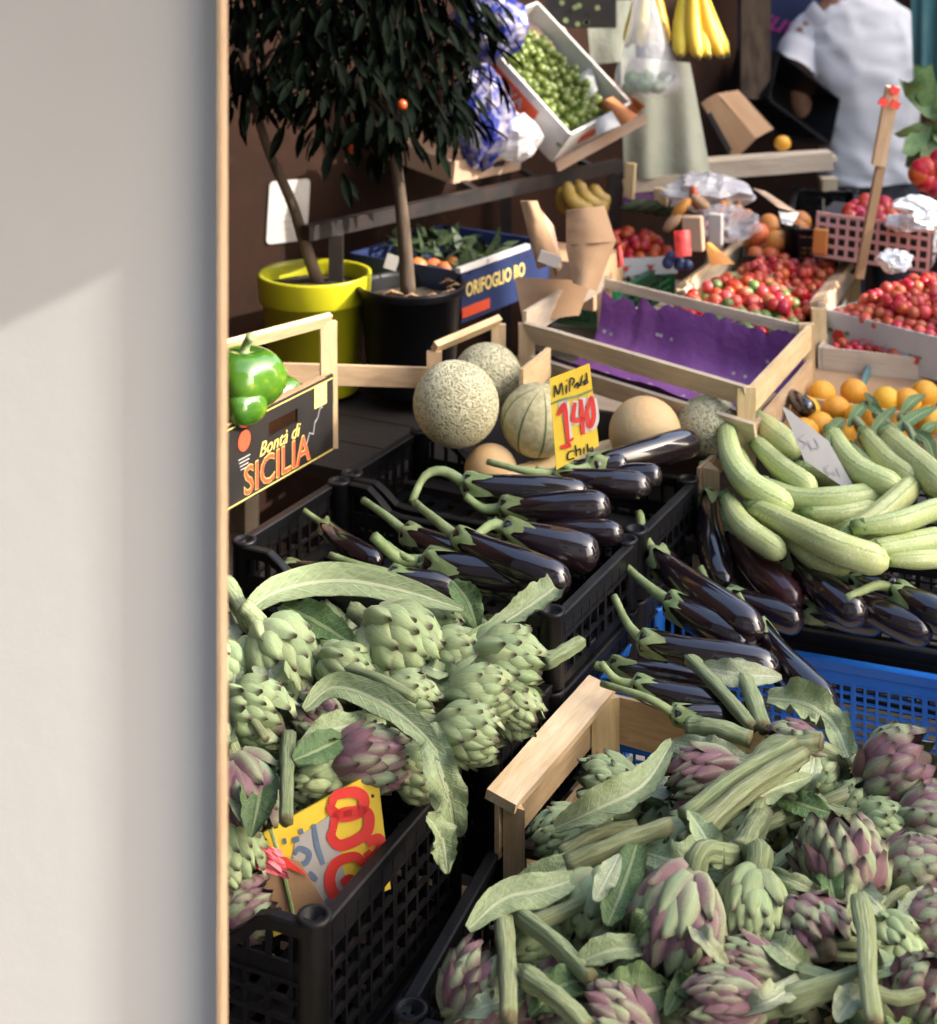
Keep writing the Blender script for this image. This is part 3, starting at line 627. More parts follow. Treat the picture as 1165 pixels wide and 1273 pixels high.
# hidden under-layers first: (crate, count, z)
def fill(key, zc, nx, ny, kind, label, group, x0=-1, x1=1, y0=-1, y1=1):
    t, cen, ex, ey, hx, hy = crates[key] if isinstance(key, str) else key
    for i in range(nx):
        for j in range(ny):
            u, v = x0+(x1-x0)*(i+.5)/nx+rnd(-.06,.06), y0+(y1-y0)*(j+.5)/ny+rnd(-.06,.06)
            p = cen+ex*u*(hx-.05)+ey*v*(hy-.05); p.z = zc+rnd(-.012,.012); r_ = rnd(.034,.042)
            h = head(p, (rnd(-1,1), rnd(-1,1), rnd(-.3,.6)), r_, r_*2.2, kind if rnd(0,1) < .7 else 'bractg', label, group, 24)
fill('A1', .655, 4, 2, 'bractg', 'green artichoke buried under others in the lower left crate', 'artichokes buried in the lower left crate', -.5, .6, .3)
fill('A2', .70, 5, 3, 'bractg', 'green artichoke buried under others in the second left crate', 'artichokes buried in the second left crate', -.7)
fill('B1', .60, 6, 3, 'bractp', 'purple-green artichoke buried under others in the big black crate', 'artichokes buried in the big black crate')
fill(B2, .615, 5, 3, 'bractg', 'green artichoke buried under others in the wooden box', 'artichokes buried in the wooden box', -.7)
# visible heads: key, px, py, z, dia, ang, tilt, kind, label, ratio, open, stem
HR = [
 ('R1', 1115,962,.71, 88,32,15,'bractp','large purple artichoke at the top right of the heap, tip to the upper right',1.15,.08,[(1055,990,.70),(1020,1005,.69)]),
 ('R2', 1048,1078,.72,94,98,12,'bractp','big upright purple artichoke with open scales, its stem hanging straight down in front',1.18,.16,None),
 ('R3', 845,1143,.72,104,250,5,'bractp','largest green and purple artichoke in the middle of the front heap, tip down',1.2,.06,[(915,1060,.73),(945,1000,.73)]),
 ('R4', 936,1130,.715,76,262,18,'bractg','green artichoke hanging tip down right of the largest one',1.28,.06,[(932,1062,.725),(950,1010,.725)]),
 ('R5', 1012,1164,.70,86,-35,50,'bractp','round purple artichoke with its spiral tip facing the viewer',1.05,.02,None),
 ('R6', 1112,1178,.69,72,-48,25,'bractg','green artichoke right of the hanging stem, tip to the lower right',1.1,.03,None),
 ('R7', 934,1203,.695,58,172,5,'bractp','dark purple closed artichoke lying sideways near the bottom edge',1.5,.0,[(1000,1215,.70),(1060,1235,.70)]),
 ('R8', 905,1247,.70,66,186,8,'bractp','purple artichoke lying along the bottom edge with a long pale stem to the right',1.6,.05,[(990,1240,.71),(1085,1208,.72)]),
 ('R9', 588,1230,.66,76,62,10,'bractp','purple and green artichoke in the bottom left corner of the big crate',1.25,.08,None),
 ('R10',738,1128,.69,80,255,10,'bractg','green artichoke under the leaves left of the largest one',1.1,.05,None),
 ('R11',880,968,.715,66,200,5,'bractp','flat purple artichoke under the thick stalk at the top of the heap',1.5,.05,[(960,930,.74),(1015,925,.745)]),
 ('R12',762,982,.68,66,165,10,'bractg','green artichoke inside the corner of the wooden box',1.3,.05,None),
 ('R13',1018,972,.69,58,40,20,'bractg','small green artichoke with spread scales left of the top right one',1.2,.15,None),
 ('R14',1098,1028,.69,56,-5,15,'bractg','small green artichoke below the top right purple one',1.2,.03,None),
 ('R15',1135,1088,.70,76,18,10,'bractp','pale purple artichoke at the right edge beside the big upright one',1.25,.08,None),
 ('R16',1156,1022,.70,70,10,10,'bractp','purple artichoke cut by the right edge under the top right one',1.2,.05,None),
 ('R17',1160,1158,.70,70,20,10,'bractp','purple artichoke cut by the right edge below the pale purple one',1.2,.05,None),
 ('R18',1150,1242,.69,78,60,30,'bractp','purple artichoke in the bottom right corner',1.1,.05,None),
 ('R19',800,1210,.67,64,250,10,'bractg','green artichoke half hidden below the largest one',1.2,.05,None),
 ('R20',990,935,.715,60,175,5,'bractp','small purple artichoke with a cut brown stem end at the top of the heap',1.3,.05,[(1005,922,.735),(1022,922,.74)]),
 ('R21',770,1275,.67,80,160,10,'bractp','purple artichoke cut by the bottom edge left of the long stem',1.3,.05,None),
 ('R22',700,1040,.66,60,200,10,'bractg','pale green artichoke behind the raised end of the black crate',1.3,.05,None),
 ('R23',850,1060,.69,70,220,0,'bractg','green artichoke under the thick stalks in the middle',1.2,.05,None),
 ('R24',1065,1010,.68,56,60,20,'bractg','green artichoke between the top right one and the big upright one',1.2,.08,None),
 ('R25',660,1170,.665,70,200,10,'bractg','green artichoke under the broad pale leaf on the left of the heap',1.2,.05,None),
 ('R26',700,1240,.66,72,230,10,'bractp','green artichoke between the loose stalks at the bottom left',1.2,.05,None),
]
for k, px, py, z, dia, ang, ti, kind, lab, ra, op, st in HR: A[k] = head_px(px, py, z, dia, ang, ti, kind, lab, ra, 48, op, GR, st)
HL = [
 ('A1',345,820,.79,92,-58,15,'bractg','big artichoke with a purple flushed top, left under the broad leaf',1.1,.05),
 ('A2',316,893,.79,84,-25,30,'bractg','big green artichoke at the left edge with its spiral tip facing right',1.15,.03),
 ('A3',494,803,.80,96,-38,12,'bractg','large green artichoke with broad scales under the top leaf in the middle',1.12,.04),
 ('A4',428,833,.79,58,-28,15,'bractg','small artichoke between the two largest in the left crates',1.35,.02),
 ('A5',566,818,.785,66,-15,10,'bractg','green artichoke directly right of the large one under the top leaf',1.15,.05),
 ('A6',628,826,.785,78,-12,8,'bractg','pale green artichoke at the right end of the left heap',1.25,.06),
 ('A7',594,863,.775,62,2,8,'bractg','artichoke with a purplish base lying tip right above the crate edge',1.4,.03),
 ('A8',507,873,.775,60,-15,10,'bractg','purple based artichoke below the large one in the middle',1.2,.03),
 ('A9',580,912,.765,62,-12,8,'bractg','green artichoke overhanging the crate edge beside the hanging leaf',1.4,.08),
 ('A10',455,945,.765,70,4,8,'bractp','long purple artichoke above the price card',1.5,.04),
 ('A11',548,775,.785,46,-20,10,'bractg','small dull artichoke behind, between the top leaf and the flared leaf',1.2,.03),
 ('A12',395,898,.77,60,150,8,'bractp','purple artichoke under the arching leaf in the left heap',1.2,.03),
 ('A13',286,832,.785,60,-60,10,'bractg','artichoke cut by the wooden frame at the upper left',1.2,.03),
 ('A14',303,985,.755,76,-70,8,'bractp','purple artichoke with drooping scales at the frame above the price card',1.3,.12),
 ('A15',302,1135,.665,64,20,10,'bractp','pale purple artichoke behind the cardboard tag',1.2,.04),
 ('A16',286,1060,.71,70,-60,10,'bractg','green artichoke at the frame left of the price card',1.2,.08),
 ('A17',640,880,.75,56,-30,10,'bractg','small green artichoke low at the crate edge',1.2,.08),
 ('A18',520,960,.745,60,-20,10,'bractg','green artichoke in front of the post of the lower left crate',1.2,.05),
 ('A19',400,960,.75,70,180,10,'bractg','green artichoke in shade behind the upright stalk',1.2,.05),
]
for k, px, py, z, dia, ang, ti, kind, lab, ra, op in HL: A[k] = head_px(px, py, z, dia, ang, ti, kind, lab, ra, 48, op, GL)
# stalks (belong to the nearest head)
def stalk(k, pts, wpx, n=12):
    q = [at(*p) for p in pts]; return stem_mesh(cat([p+Vector((rnd(-.003,.003),0,rnd(-.003,.003))) for p in q], n), wpx*.42*q[0].y/F, A[k])
for k, pts, wp in [
 ('R2', [(1066,1118,.745),(1076,1160,.745),(1082,1215,.735),(1090,1273,.72)], 26),
 ('R10',[(708,1078,.72),(760,1052,.735),(828,1026,.735)], 27),
 ('R23',[(862,1036,.735),(922,988,.745),(1000,938,.755)], 30),
 ('R23',[(852,1018,.735),(915,968,.75),(985,926,.757)], 22),
 ('R4',[(845,1046,.725),(900,1012,.73),(960,972,.735)], 18),
 ('R11',[(858,902,.73),(890,906,.735),(935,918,.735)], 25),
 ('R11',[(850,812,.73),(890,850,.735),(935,905,.73)], 19),
 ('R20',[(915,828,.735),(930,860,.735),(950,905,.73)], 22),
 ('R4', [(922,1060,.735),(945,1012,.735)], 28),
 ('R9', [(622,1122,.70),(631,1190,.70),(636,1268,.69)], 24),
 ('R25',[(636,1132,.70),(685,1172,.705),(732,1216,.70)], 25),
 ('R26',[(655,1212,.70),(692,1242,.70),(735,1276,.69)], 28),
 ('R25',[(662,1152,.70),(720,1125,.71),(760,1100,.71)], 19),
 ('R13',[(1020,995,.70),(985,1012,.705),(950,1030,.70)], 20),
 ('R24',[(965,985,.715),(1010,1005,.715),(1055,1020,.71)], 22),
 ('R5', [(955,1085,.705),(990,1055,.71),(1015,1028,.71)], 21),
 ('R19',[(868,1262,.69),(872,1225,.69),(876,1185,.69)], 20),
 ('R17',[(1120,1152,.71),(1165,1118,.72)], 17),
 ('R22',[(700,1060,.69),(745,1040,.70),(790,1030,.70)], 20),
 ('R8', [(1085,1232,.72),(1120,1240,.715),(1150,1238,.71)], 18),
 ('A6', [(676,822,.795),(700,810,.80),(724,799,.80)], 20),
 ('A13',[(282,728,.80),(296,752,.80),(316,784,.80)], 24),
 ('A12',[(356,914,.79),(358,960,.785),(357,1020,.77)], 20),
]: stalk(k, pts, wp)
pw = lambda v: math.sin(math.pi*min(1, v*.9+.1))**.6
for k, pts, wp, mt, kw in [
 ('A3', [(300,765,.81),(345,735,.83),(420,722,.835),(500,735,.83),(576,758,.82)], 42, 'leaf', dict(fold=.3, wave=.4, tooth=.05)),
 ('A4', [(350,752,.81),(395,775,.815),(445,806,.81)], 44, 'leafd', dict(fold=.25)),
 ('A11',[(563,722,.83),(582,750,.82),(594,785,.80)], 34, 'leafd', dict(fold=.5, wave=1.5)),
 ('A6', [(576,802,.81),(625,775,.82),(660,752,.83),(690,730,.84)], 40, 'leaf', dict(fold=.5, wave=1.8, tooth=.25, prof_=lambda v: .25+.75*v**.7 if v < .93 else .75)),
 ('A12',[(378,882,.80),(415,855,.815),(470,872,.815),(520,908,.805),(556,950,.79)], 36, 'leaf', dict(fold=.45, wave=.6)),
 ('A9', [(535,900,.80),(545,950,.79),(560,1000,.75),(566,1040,.71)], 52, 'leaf', dict(fold=.4, wave=2., tooth=.3, prof_=lambda v: .35+.5*math.sin(math.pi*v))),
 ('A18',[(530,1015,.76),(548,1040,.73),(556,1085,.70)], 36, 'leaf', dict(fold=.4, wave=2.2, tooth=.35)),
 ('A19',[(365,945,.79),(400,930,.79),(430,915,.79)], 40, 'leafd', dict(fold=.3, wave=1.)),
 ('A14',[(330,945,.775),(322,990,.77),(312,1040,.75)], 46, 'leafd', dict(fold=.3, wave=1.4, tooth=.2)),
 ('A10',[(375,925,.79),(420,905,.795),(480,898,.79)], 34, 'leaf', dict(fold=.4, wave=1.6, tooth=.2)),
 ('A14',[(286,905,.78),(292,960,.775),(300,1020,.76)], 40, 'leaf', dict(fold=.3, wave=1.)),
 ('R25',[(582,1155,.70),(625,1118,.715),(680,1105,.72),(728,1088,.72)], 40, 'leaf', dict(fold=.25, wave=.7, tooth=.08)),
 ('R12',[(690,1030,.70),(745,1005,.725),(800,975,.735),(836,922,.74)], 40, 'leaf', dict(fold=.6, wave=1.6, tooth=.25)),
 ('R20',[(955,868,.74),(1000,875,.745),(1035,900,.735),(1055,942,.72)], 44, 'leaf', dict(fold=.45, wave=3.2, tooth=.3, prof_=lambda v: .3+.7*math.sin(math.pi*(.1+.8*v)))),
 ('R10',[(755,1150,.72),(775,1100,.735),(795,1040,.735)], 46, 'leafd', dict(fold=.3, wave=.9)),
 ('R10',[(740,1120,.735),(755,1090,.745),(770,1062,.745)], 26, 'leafp', dict(fold=.2)),
 ('R23',[(898,1078,.745),(878,1045,.76),(856,1008,.76)], 34, 'leaf', dict(fold=.5, wave=1.2, twist=.8)),
 ('R19',[(716,1198,.705),(760,1182,.715),(806,1180,.71)], 34, 'leaf', dict(fold=.6, wave=1.)),
 ('R17',[(1118,1136,.72),(1145,1118,.725),(1172,1108,.72)], 24, 'leafp', dict(fold=.3)),
 ('R19',[(828,1262,.69),(845,1230,.70),(858,1195,.70)], 24, 'leafd', dict(fold=.4)),
 ('R21',[(735,1250,.69),(790,1235,.695),(835,1225,.69)], 60, 'leafd', dict(fold=.2, wave=1.2)),
 ('R18',[(1040,1270,.71),(1058,1245,.715),(1085,1225,.71)], 36, 'leafp', dict(fold=.5, wave=1.5)),
 ('R23',[(800,1060,.72),(845,1070,.725),(890,1040,.73)], 44, 'leaf', dict(fold=.3, wave=1.3)),
 ('R22',[(640,1100,.69),(690,1085,.70),(745,1065,.71)], 34, 'leaf', dict(fold=.4, wave=1.)),
 ('R11',[(835,925,.73),(880,935,.74),(930,945,.74)], 38, 'leafp', dict(fold=.3, wave=1.2)),
 ('R13',[(960,985,.715),(995,1000,.72),(1035,1012,.72)], 34, 'leafd', dict(fold=.4, wave=1.2)),
 ('R11',[(870,830,.735),(915,838,.745),(972,842,.74)], 34, 'leafp', dict(fold=.3, wave=.8)),
 ('R24',[(930,1000,.735),(965,980,.74),(1010,965,.735)], 30, 'leaf', dict(fold=.4)),
 ('R26',[(660,1262,.68),(700,1225,.69),(760,1215,.69)], 40, 'leafd', dict(fold=.3, wave=1.3)),
]: leaf(A[k], pts, wp, mt, **kw)
# stray torn leaves and thin petioles all through both heaps
rs = random.getstate(); random.seed(21)
heads_R = [(h[0], h[1], h[2], h[3]) for h in HR]; heads_L = [(h[0], h[1], h[2], h[3]) for h in HL]
for hs_, n_, zz in ((heads_R, 84, .0), (heads_L, 34, .0)):
    for i in range(n_):
        k, x, y, z = hs_[i % len(hs_)]; an = rnd(0, 6.28); x += rnd(-60, 60); y += rnd(-50, 45)
        if hs_ is heads_R and (x < 690-(y-1040)*.6 or y < 950): continue
        if hs_ is heads_L and (x > 640-(y-800)*.75 or y > 925 or y < 770): continue
        ln = rnd(28, 62); dx, dy = ln*math.cos(an), ln*math.sin(an)*.75; zc = z+rnd(-.01, .012)
        if i % 3 == 2: stem_mesh(cat([at(x-dx, y-dy, zc-.004), at(x+rnd(-6,6), y+rnd(-6,6), zc+.006), at(x+dx, y+dy, zc-.004)], 9), rnd(.0035, .0065), A[k], 'petiole')
        else: leaf(A[k], [(x-dx, y-dy, zc-.015), (x+rnd(-8,8), y+rnd(-8,8), zc+.010), (x+dx, y+dy, zc-.02)], rnd(20, 40), random.choice(['leaf','leaf','leafd','leafp']), fold=rnd(.2,.6), wave=rnd(1,3.), tooth=.42, n=18, nu=7, twist=rnd(-.8,.8))
random.setstate(rs)
# ---------------------------------------------------------------- aubergines
def aubergine(p0, p1, wpx, label, group, stem=None, mat_='aub', bow=.06, calyx=True, kz=.35, vis=True):
    """p0 calyx end, p1 blossom end: (px,py,z); stem: list of (px,py,z) from the calyx outwards"""
    a, b = at(*p0), at(*p1); L = (b-a).length; d = (b-a).normalized(); r_ = wpx*.50*(a.y+b.y)/2/F
    side = d.cross(Vector((0,0,1))).normalized(); n = 20; prof_ = []; pts = []
    bw = bow*rnd(.6, 1.3)
    for i in range(n):
        s = i/(n-1); s = s if i < n-1 else 1
        s = .5-.5*math.cos(math.pi*s)*.9-(.05 if False else 0); s = (s-.05)/.9
        pts.append(a+d*L*s+side*L*bw*math.sin(math.pi*s)+Vector((0,0,L*.02*math.sin(math.pi*s))))
        s = max(s, 0); q = (.60+.40*min(1, s/.62)**.9); e = 1-max(0, (s-.80)/.20)**2.6; prof_.append(max(r_*q*math.sqrt(max(e, .0004)), r_*.04)*(.75 if i == 0 else 1))
    root = thing('aubergine', label, 'aubergine', a, 0, group)
    body = MB().tube(pts, prof_, 18, True, lambda a_, s: 1+.02*math.sin(a_*3+bw*90)).build('fruit', M[mat_], root, True)
    if calyx:
        q = d.to_track_quat('Z', 'X'); rows = []; nl = 15; ph = rnd(0, 6)
        c0 = a-d*r_*.28
        for j in range(6):
            v = j/5; row = []
            for k in range(nl*2+1):
                an = 2*math.pi*k/(nl*2); lob = .62+.38*math.cos(an*5+ph)+.12*noise.noise((k*.7 if k < nl*2 else 0, ph, 0))
                ln = r_*(1.75*lob+.25)*v; rr = r_*(.30+.46*min(1, v*2.6))+r_*.05*v*v*(1+2*max(0, noise.noise((an*1.3 if k < nl*2 else 0, ph, 4)))*2)
                i_ = min(n-1, max(0, int((ln-.28*r_)/L*(n-1)))); rr = max(rr, (r_*(.60+.40*min(1, max(0, (ln-.28*r_)/L)/.62)**.9))*1.05 if v > .3 else 0)
                row.append(c0+(q @ Vector((rr*math.cos(an), rr*math.sin(an), ln)))+side*L*bw*math.sin(math.pi*max(0, (ln-.28*r_)/L)))
            rows.append(row)
        MB().grid(rows).build('calyx', M['calyx'], root, True)
        if stem: sp = [c0+d*r_*.35]+[at(*s) for s in stem]
        else: sp = [c0+d*r_*.35, c0-d*r_*.9, c0-d*r_*2.0+Vector((0,0,rnd(.3,1.)*r_))+side*r_*rnd(-.6,.6)]
        sp = cat(sp, 10); MB().tube(sp, [r_*.25*(1.35-.55*i/9+(.12 if i > 7 else 0)) for i in range(10)], 9, True, lambda a_, s: 1+.08*math.cos(a_*5)).build('stem', M['calyx'], root, True)
    return root
GE = 'aubergines in the black crates on the left'; GF = 'aubergines in the right-hand crates'
for a in [
 ((578,602,.835),(735,618,.82),42,'long aubergine with a hooked green stem at the back left of the heap',GE,[(552,586,.85),(528,592,.845),(512,624,.82)]),
 ((568,668,.83),(710,728,.80),46,'aubergine with a long white highlight and split calyx, middle of the left crates',GE,[(540,645,.845),(516,625,.85)]),
 ((530,700,.80),(705,728,.78),58,'fat dark aubergine at the front of the left crates',GE,None),
 ((628,660,.825),(745,694,.80),50,'dark aubergine whose curled calyx lies right of the split one',GE,[(612,652,.835),(590,668,.83)]),
 ((735,580,.845),(866,548,.84),40,'long black aubergine at the back under the yellow price sign, pointing right',GE,None),
 ((690,592,.835),(810,605,.835),34,'aubergine with a green stem running left below the price sign',GE,[(650,585,.845),(606,574,.85)]),
 ((700,585,.83),(782,578,.845),30,'short aubergine end beside the foot of the price sign',GE,None),
 ((740,590,.825),(824,592,.84),30,'aubergine tip with a white glint at the right end of the left crates',GE,None),
 ((625,632,.815),(760,630,.83),42,'brownish black aubergine lying across the middle, blunt end right',GE,None),
 ((650,660,.79),(776,664,.81),34,'low aubergine with its blunt end over the right rim of the crate',GE,None),
 ((504,662,.80),(600,705,.78),40,'aubergine with a knobbly green calyx left of the heap',GE,[(478,640,.815),(452,622,.82)]),
 ((402,652,.785),(475,704,.77),30,'slim aubergine with a pale streak in the empty left part of the crate',GE,None),
 ((486,714,.795),(570,735,.775),36,'aubergine with a long thin stem lying above the big leaf',GE,[(450,704,.805),(410,690,.81)]),
 ((355,705,.77),(455,722,.77),30,'brownish aubergine lowest at the left behind the leaf',GE,None),
 ((520,700,.80),(610,715,.785),30,'aubergine with a small calyx between the thin stem and the fat dark one',GE,[(500,690,.81),(480,675,.81)]),
 ((620,680,.775),(740,690,.785),48,'aubergine buried in the front row, only its blunt end out',GE,None),
]: aubergine(*a)
for a in [
 ((882,618,.755),(903,732,.70),42,'aubergine standing on end against the wooden rail',GF,[(880,598,.775),(873,576,.79)]),
 ((815,690,.76),(948,790,.74),48,'big brown-black aubergine slanting across the blue crate, stem up',GF,[(802,668,.775),(795,638,.79)]),
 ((832,748,.745),(935,805,.72),46,'aubergine under the big slanting one with its calyx to the left',GF,[(805,728,.755),(778,704,.765)]),
 ((798,797,.735),(970,832,.725),44,'long aubergine lying across the blue crate with a glossy left half',GF,[(780,775,.745),(764,742,.76)]),
 ((838,888,.715),(945,893,.70),36,'aubergine with a long curved stem at the front of the blue crate',GF,[(805,868,.73),(748,850,.725)]),
 ((790,852,.715),(918,886,.70),40,'glossy aubergine below the long one in the blue crate',GF,None),
 ((944,780,.73),(1038,884,.70),42,'dark aubergine standing down against the blue crate wall',GF,None),
 ((912,662,.735),(994,752,.71),42,'reddish purple aubergine beside the upright one',GF,None,'aubr'),
 ((985,695,.735),(1075,770,.715),44,'curved aubergine under the courgettes, calyx to the upper left',GF,[(975,683,.745),(960,672,.75)]),
 ((1112,735,.735),(1185,775,.72),44,'glossy aubergine at the right edge with a thin stem to the left',GF,[(1090,728,.745),(1052,744,.74)]),
 ((1050,742,.715),(1160,790,.70),42,'dark aubergine low in the black crate at the right',GF,None),
 ((905,740,.70),(1000,775,.69),38,'aubergine half hidden under the reddish one',GF,None),
 ((1000,760,.69),(1100,775,.69),36,'aubergine at the bottom of the black crate with only its back showing',GF,None),
 ((1060,720,.70),(1120,735,.70),34,'aubergine end showing under the front of the courgettes',GF,None),
 ((760,830,.68),(900,850,.67),40,'aubergine deep in the blue crate in shade',GF,None),
]: aubergine(*a)
# ---------------------------------------------------------------- courgettes
def courgette(pts, wpx, label, end=True):
    q = cat([at(*p) for p in pts], 22); r_ = wpx*.45*q[10].y/F; ph = rnd(0, 6)
    root = thing('courgette', label, 'courgette', q[0], 0, 'pale green courgettes in the crate on the right')
    rad = [r_*(.70+.30*min(1, i/11))*math.sqrt(max(.02, 1-max(0, (i-17.5)/3.7)**2.2)) for i in range(22)]
    MB().tube(q, rad, 24, True, lambda a, s: 1+.055*math.cos(a*8)*(1-s*.45)+.03*math.sin(a*2+s*7+ph)).build('fruit', M['zuc'], root, True)
    d = (q[0]-q[1]).normalized()
    MB().tube([q[0]-d*.004, q[0]+d*.006, q[0]+d*.016], [r_*.74, r_*.66, r_*.62], 14, True, lambda a, s: 1+.12*math.cos(a*5)).build('stem', M['zucend'], root, True)
for pts, wp, lab in [
 ([(903,535,.84),(912,575,.835),(935,605,.82),(985,632,.80)], 38, 'long courgette curving down along the wooden rail'),
 ([(950,605,.80),(1000,622,.795),(1050,622,.80),(1108,612,.80)], 38, 'courgette lying across the middle, slightly bowed'),
 ([(940,632,.795),(1000,662,.795),(1050,685,.79),(1105,700,.78)], 44, 'biggest pale courgette in the front row slanting to the right'),
 ([(905,622,.79),(925,655,.785),(975,690,.765)], 34, 'courgette at the front left corner of its crate'),
 ([(940,520,.83),(962,540,.83),(990,562,.825)], 38, 'short courgette behind the white paper sign, blunt end up'),
 ([(942,552,.825),(972,582,.82),(1012,610,.81)], 32, 'courgette left of the white paper sign'),
 ([(1035,540,.84),(1065,582,.83),(1120,608,.82)], 36, 'courgette right of the white paper sign'),
 ([(1078,543,.835),(1105,575,.83),(1140,600,.825)], 36, 'courgette between two parallel ones at the right'),
 ([(1105,543,.845),(1135,572,.84),(1180,612,.83)], 42, 'pale courgette at the right edge slanting down'),
 ([(1055,664,.80),(1095,640,.81),(1140,598,.82)], 34, 'courgette pointing up to the right at the right edge'),
 ([(1072,655,.815),(1120,648,.82),(1175,628,.82)], 30, 'thin curved courgette over the front row at the right'),
 ([(1088,682,.79),(1130,676,.79),(1180,668,.79)], 34, 'courgette in the front row at the right edge'),
 ([(1105,696,.775),(1140,696,.775),(1185,692,.77)], 26, 'courgette lowest at the right front rim'),
 ([(1000,585,.80),(1050,600,.80),(1090,625,.79)], 34, 'courgette under the white paper sign'),
 ([(960,645,.775),(1010,690,.765),(1060,702,.76)], 34, 'courgette under the biggest pale one'),
 ([(1130,580,.80),(1160,600,.80),(1200,640,.79)], 36, 'courgette second from the back at the right edge'),
 ([(1000,640,.775),(1060,655,.775),(1100,670,.77)], 34, 'courgette deep between the front rows'),
 ([(1010,548,.81),(1040,575,.81),(1060,610,.80)], 30, 'narrow courgette just right of the top of the paper sign'),
 ([(1060,560,.815),(1090,590,.81),(1120,625,.80)], 30, 'narrow courgette behind the upward pointing one'),
 ([(915,560,.81),(935,600,.80),(960,640,.79)], 30, 'courgette hidden inside the curve of the long one'),
 ([(1010,640,.785),(1050,640,.79),(1090,632,.79)], 28, 'short courgette filling the gap in the middle of the pile'),
]: courgette(pts, wp, lab)
# ---------------------------------------------------------------- melons
def melon(px, py, Y, dpx, mat_, label, tilt=0, seg=32, sq=.97):
    p = atY(px, py, Y); r_ = dpx/2*Y/F; root = thing('melon', label, 'melon', p-Vector((0,0,r_)), 0, 'melons in the wooden crate')
    pr = [(max(.0006, r_*math.sin(math.pi*i/18)), -r_*sq*math.cos(math.pi*i/18)) for i in range(19)]
    Mx = Matrix.Translation(p) @ Matrix.Rotation(tilt, 4, 'Y') @ Matrix.Rotation(rnd(-.3,.3), 4, 'X')
    MB().lathe(pr, seg, Mx).build('rind', M[mat_], root, True)
    MB().lathe([(.0006, r_*sq-.002), (r_*.10, r_*sq-.002), (r_*.14, r_*sq-.004), (r_*.17, r_*sq-.011)][::-1], 14, Mx).build('stem_scar', M['card2'], root, True)
melon(567,502,2.64,108,'melon','netted pale melon at the front left of the melons, beside the black crate corner',.5)
melon(606,470,2.80,88,'melon','netted melon partly hidden behind the frontmost melon, below the crate handle',.2)
melon(668,522,2.66,92,'melon2','striped cream melon with dark green grooves left of the yellow price sign',.15)
melon(802,538,2.66,90,'melon3','pale orange melon right of the yellow price sign')
melon(882,530,2.70,80,'melon','dull melon beside the wooden rail, right of the orange one')
melon(610,585,2.62,66,'melon3','pale melon low behind the aubergine stems')
# ---------------------------------------------------------------- price cards
def card(name, label, corners, th, P, N, mat_, cat_='price card', backmat=None):
    q = [on_plane(x, y, P, N) for x, y in corners]
    root = thing(name, label, cat_, (q[2]+q[3])/2)
    MB().poly([p-N*th/2 for p in q], th, N).build('card', M[mat_], root); return root, q
def strokes(root, name, mat_, lines, wd, P, N, off=.0012):
    mb = MB()
    for l in lines: ribbon2(mb, l, wd, P, N, off)
    return mb.build(name, M[mat_], root)
P1 = atY(715, 580, 2.36); N1 = Vector((.12, -1, .12)).normalized()
s1, q1 = card('price_card', 'yellow price card with red 1.40 and black writing standing in the aubergines', [(683,471),(733,452),(745,554),(692,584)], .003, P1, N1, 'yellow')
wh = MB()
strokes(s1, 'white_outline', 'white', [[(697,510),(702,502),(708,548)],[(716,498),(714,522),(728,518)],[(724,494),(727,538)],[(735,492),(731,510),(734,530),(740,520),(738,495)]], 11, P1, N1, .0008)
strokes(s1, 'red_price', 'red', [[(694,516),(701,503),(704,525),(707,556)],[(710,545),(712,547)],[(715,500),(713,522),(727,519)],[(722,496),(725,540)],[(734,494),(730,512),(733,530),(738,518),(736,496),(733,494)],[(697,556),(710,553)],[(696,506),(700,512)]], 6, P1, N1, .0018)
strokes(s1, 'black_writing', 'ink', [[(689,494),(690,479),(694,490),(698,476),(700,491)],[(704,489),(704,478)],[(704,472),(705,473)],[(708,487),(709,471),(714,472),(711,479)],[(714,482),(717,476),(719,483)],[(724,466),(721,479),(718,475)],[(724,476),(728,472),(726,478),(732,474)],[(729,463),(730,475)],
   [(714,560),(707,562),(706,571),(714,569)],[(715,553),(717,567)],[(717,560),(721,558),(722,566)],[(726,556),(726,564)],[(730,551),(731,562)],[(735,556),(733,560),(737,560),(736,555)]], 2.2, P1, N1, .0016)
strokes(s1, 'rubber_band', 'calyx', [[(684,502),(700,496),(718,492),(737,484)]], 3.2, P1, N1, .0024)
P2 = atY(400, 1100, 1.735); N2 = Vector((.18, -1, .22)).normalized()
s2, q2 = card('price_card', 'big yellow and white price card with red numerals standing sideways in the lower left crate', [(328,1035),(469,957),(486,1105),(340,1165)], .004, P2, N2, 'yellow')
wp2 = MB(); wp2.poly([on_plane(x, y, P2, N2)+N2*.0006 for x, y in [(368,1042),(412,1012),(428,1085),(450,1118),(372,1150),(356,1100)]], .0008, N2); wp2.build('white_field', M['paper'], s2)
strokes(s2, 'red_numerals', 'red', [[(412,1000),(418,988),(440,984),(452,992),(448,1008),(425,1014),(412,1006),(412,1000)],[(414,1030),(420,1012),(452,1008),(459,1020),(452,1038),(424,1050),(412,1040),(414,1030)],[(456,1048),(470,1042),(473,1055),(462,1066),(455,1058)],
  [(452,1072),(440,1064),(418,1072),(410,1092),(416,1112),(432,1112),(440,1100),(434,1092),(424,1098)],[(452,1072),(458,1082),(448,1094)],[(470,1098),(478,1090)]], 14, P2, N2, .002)
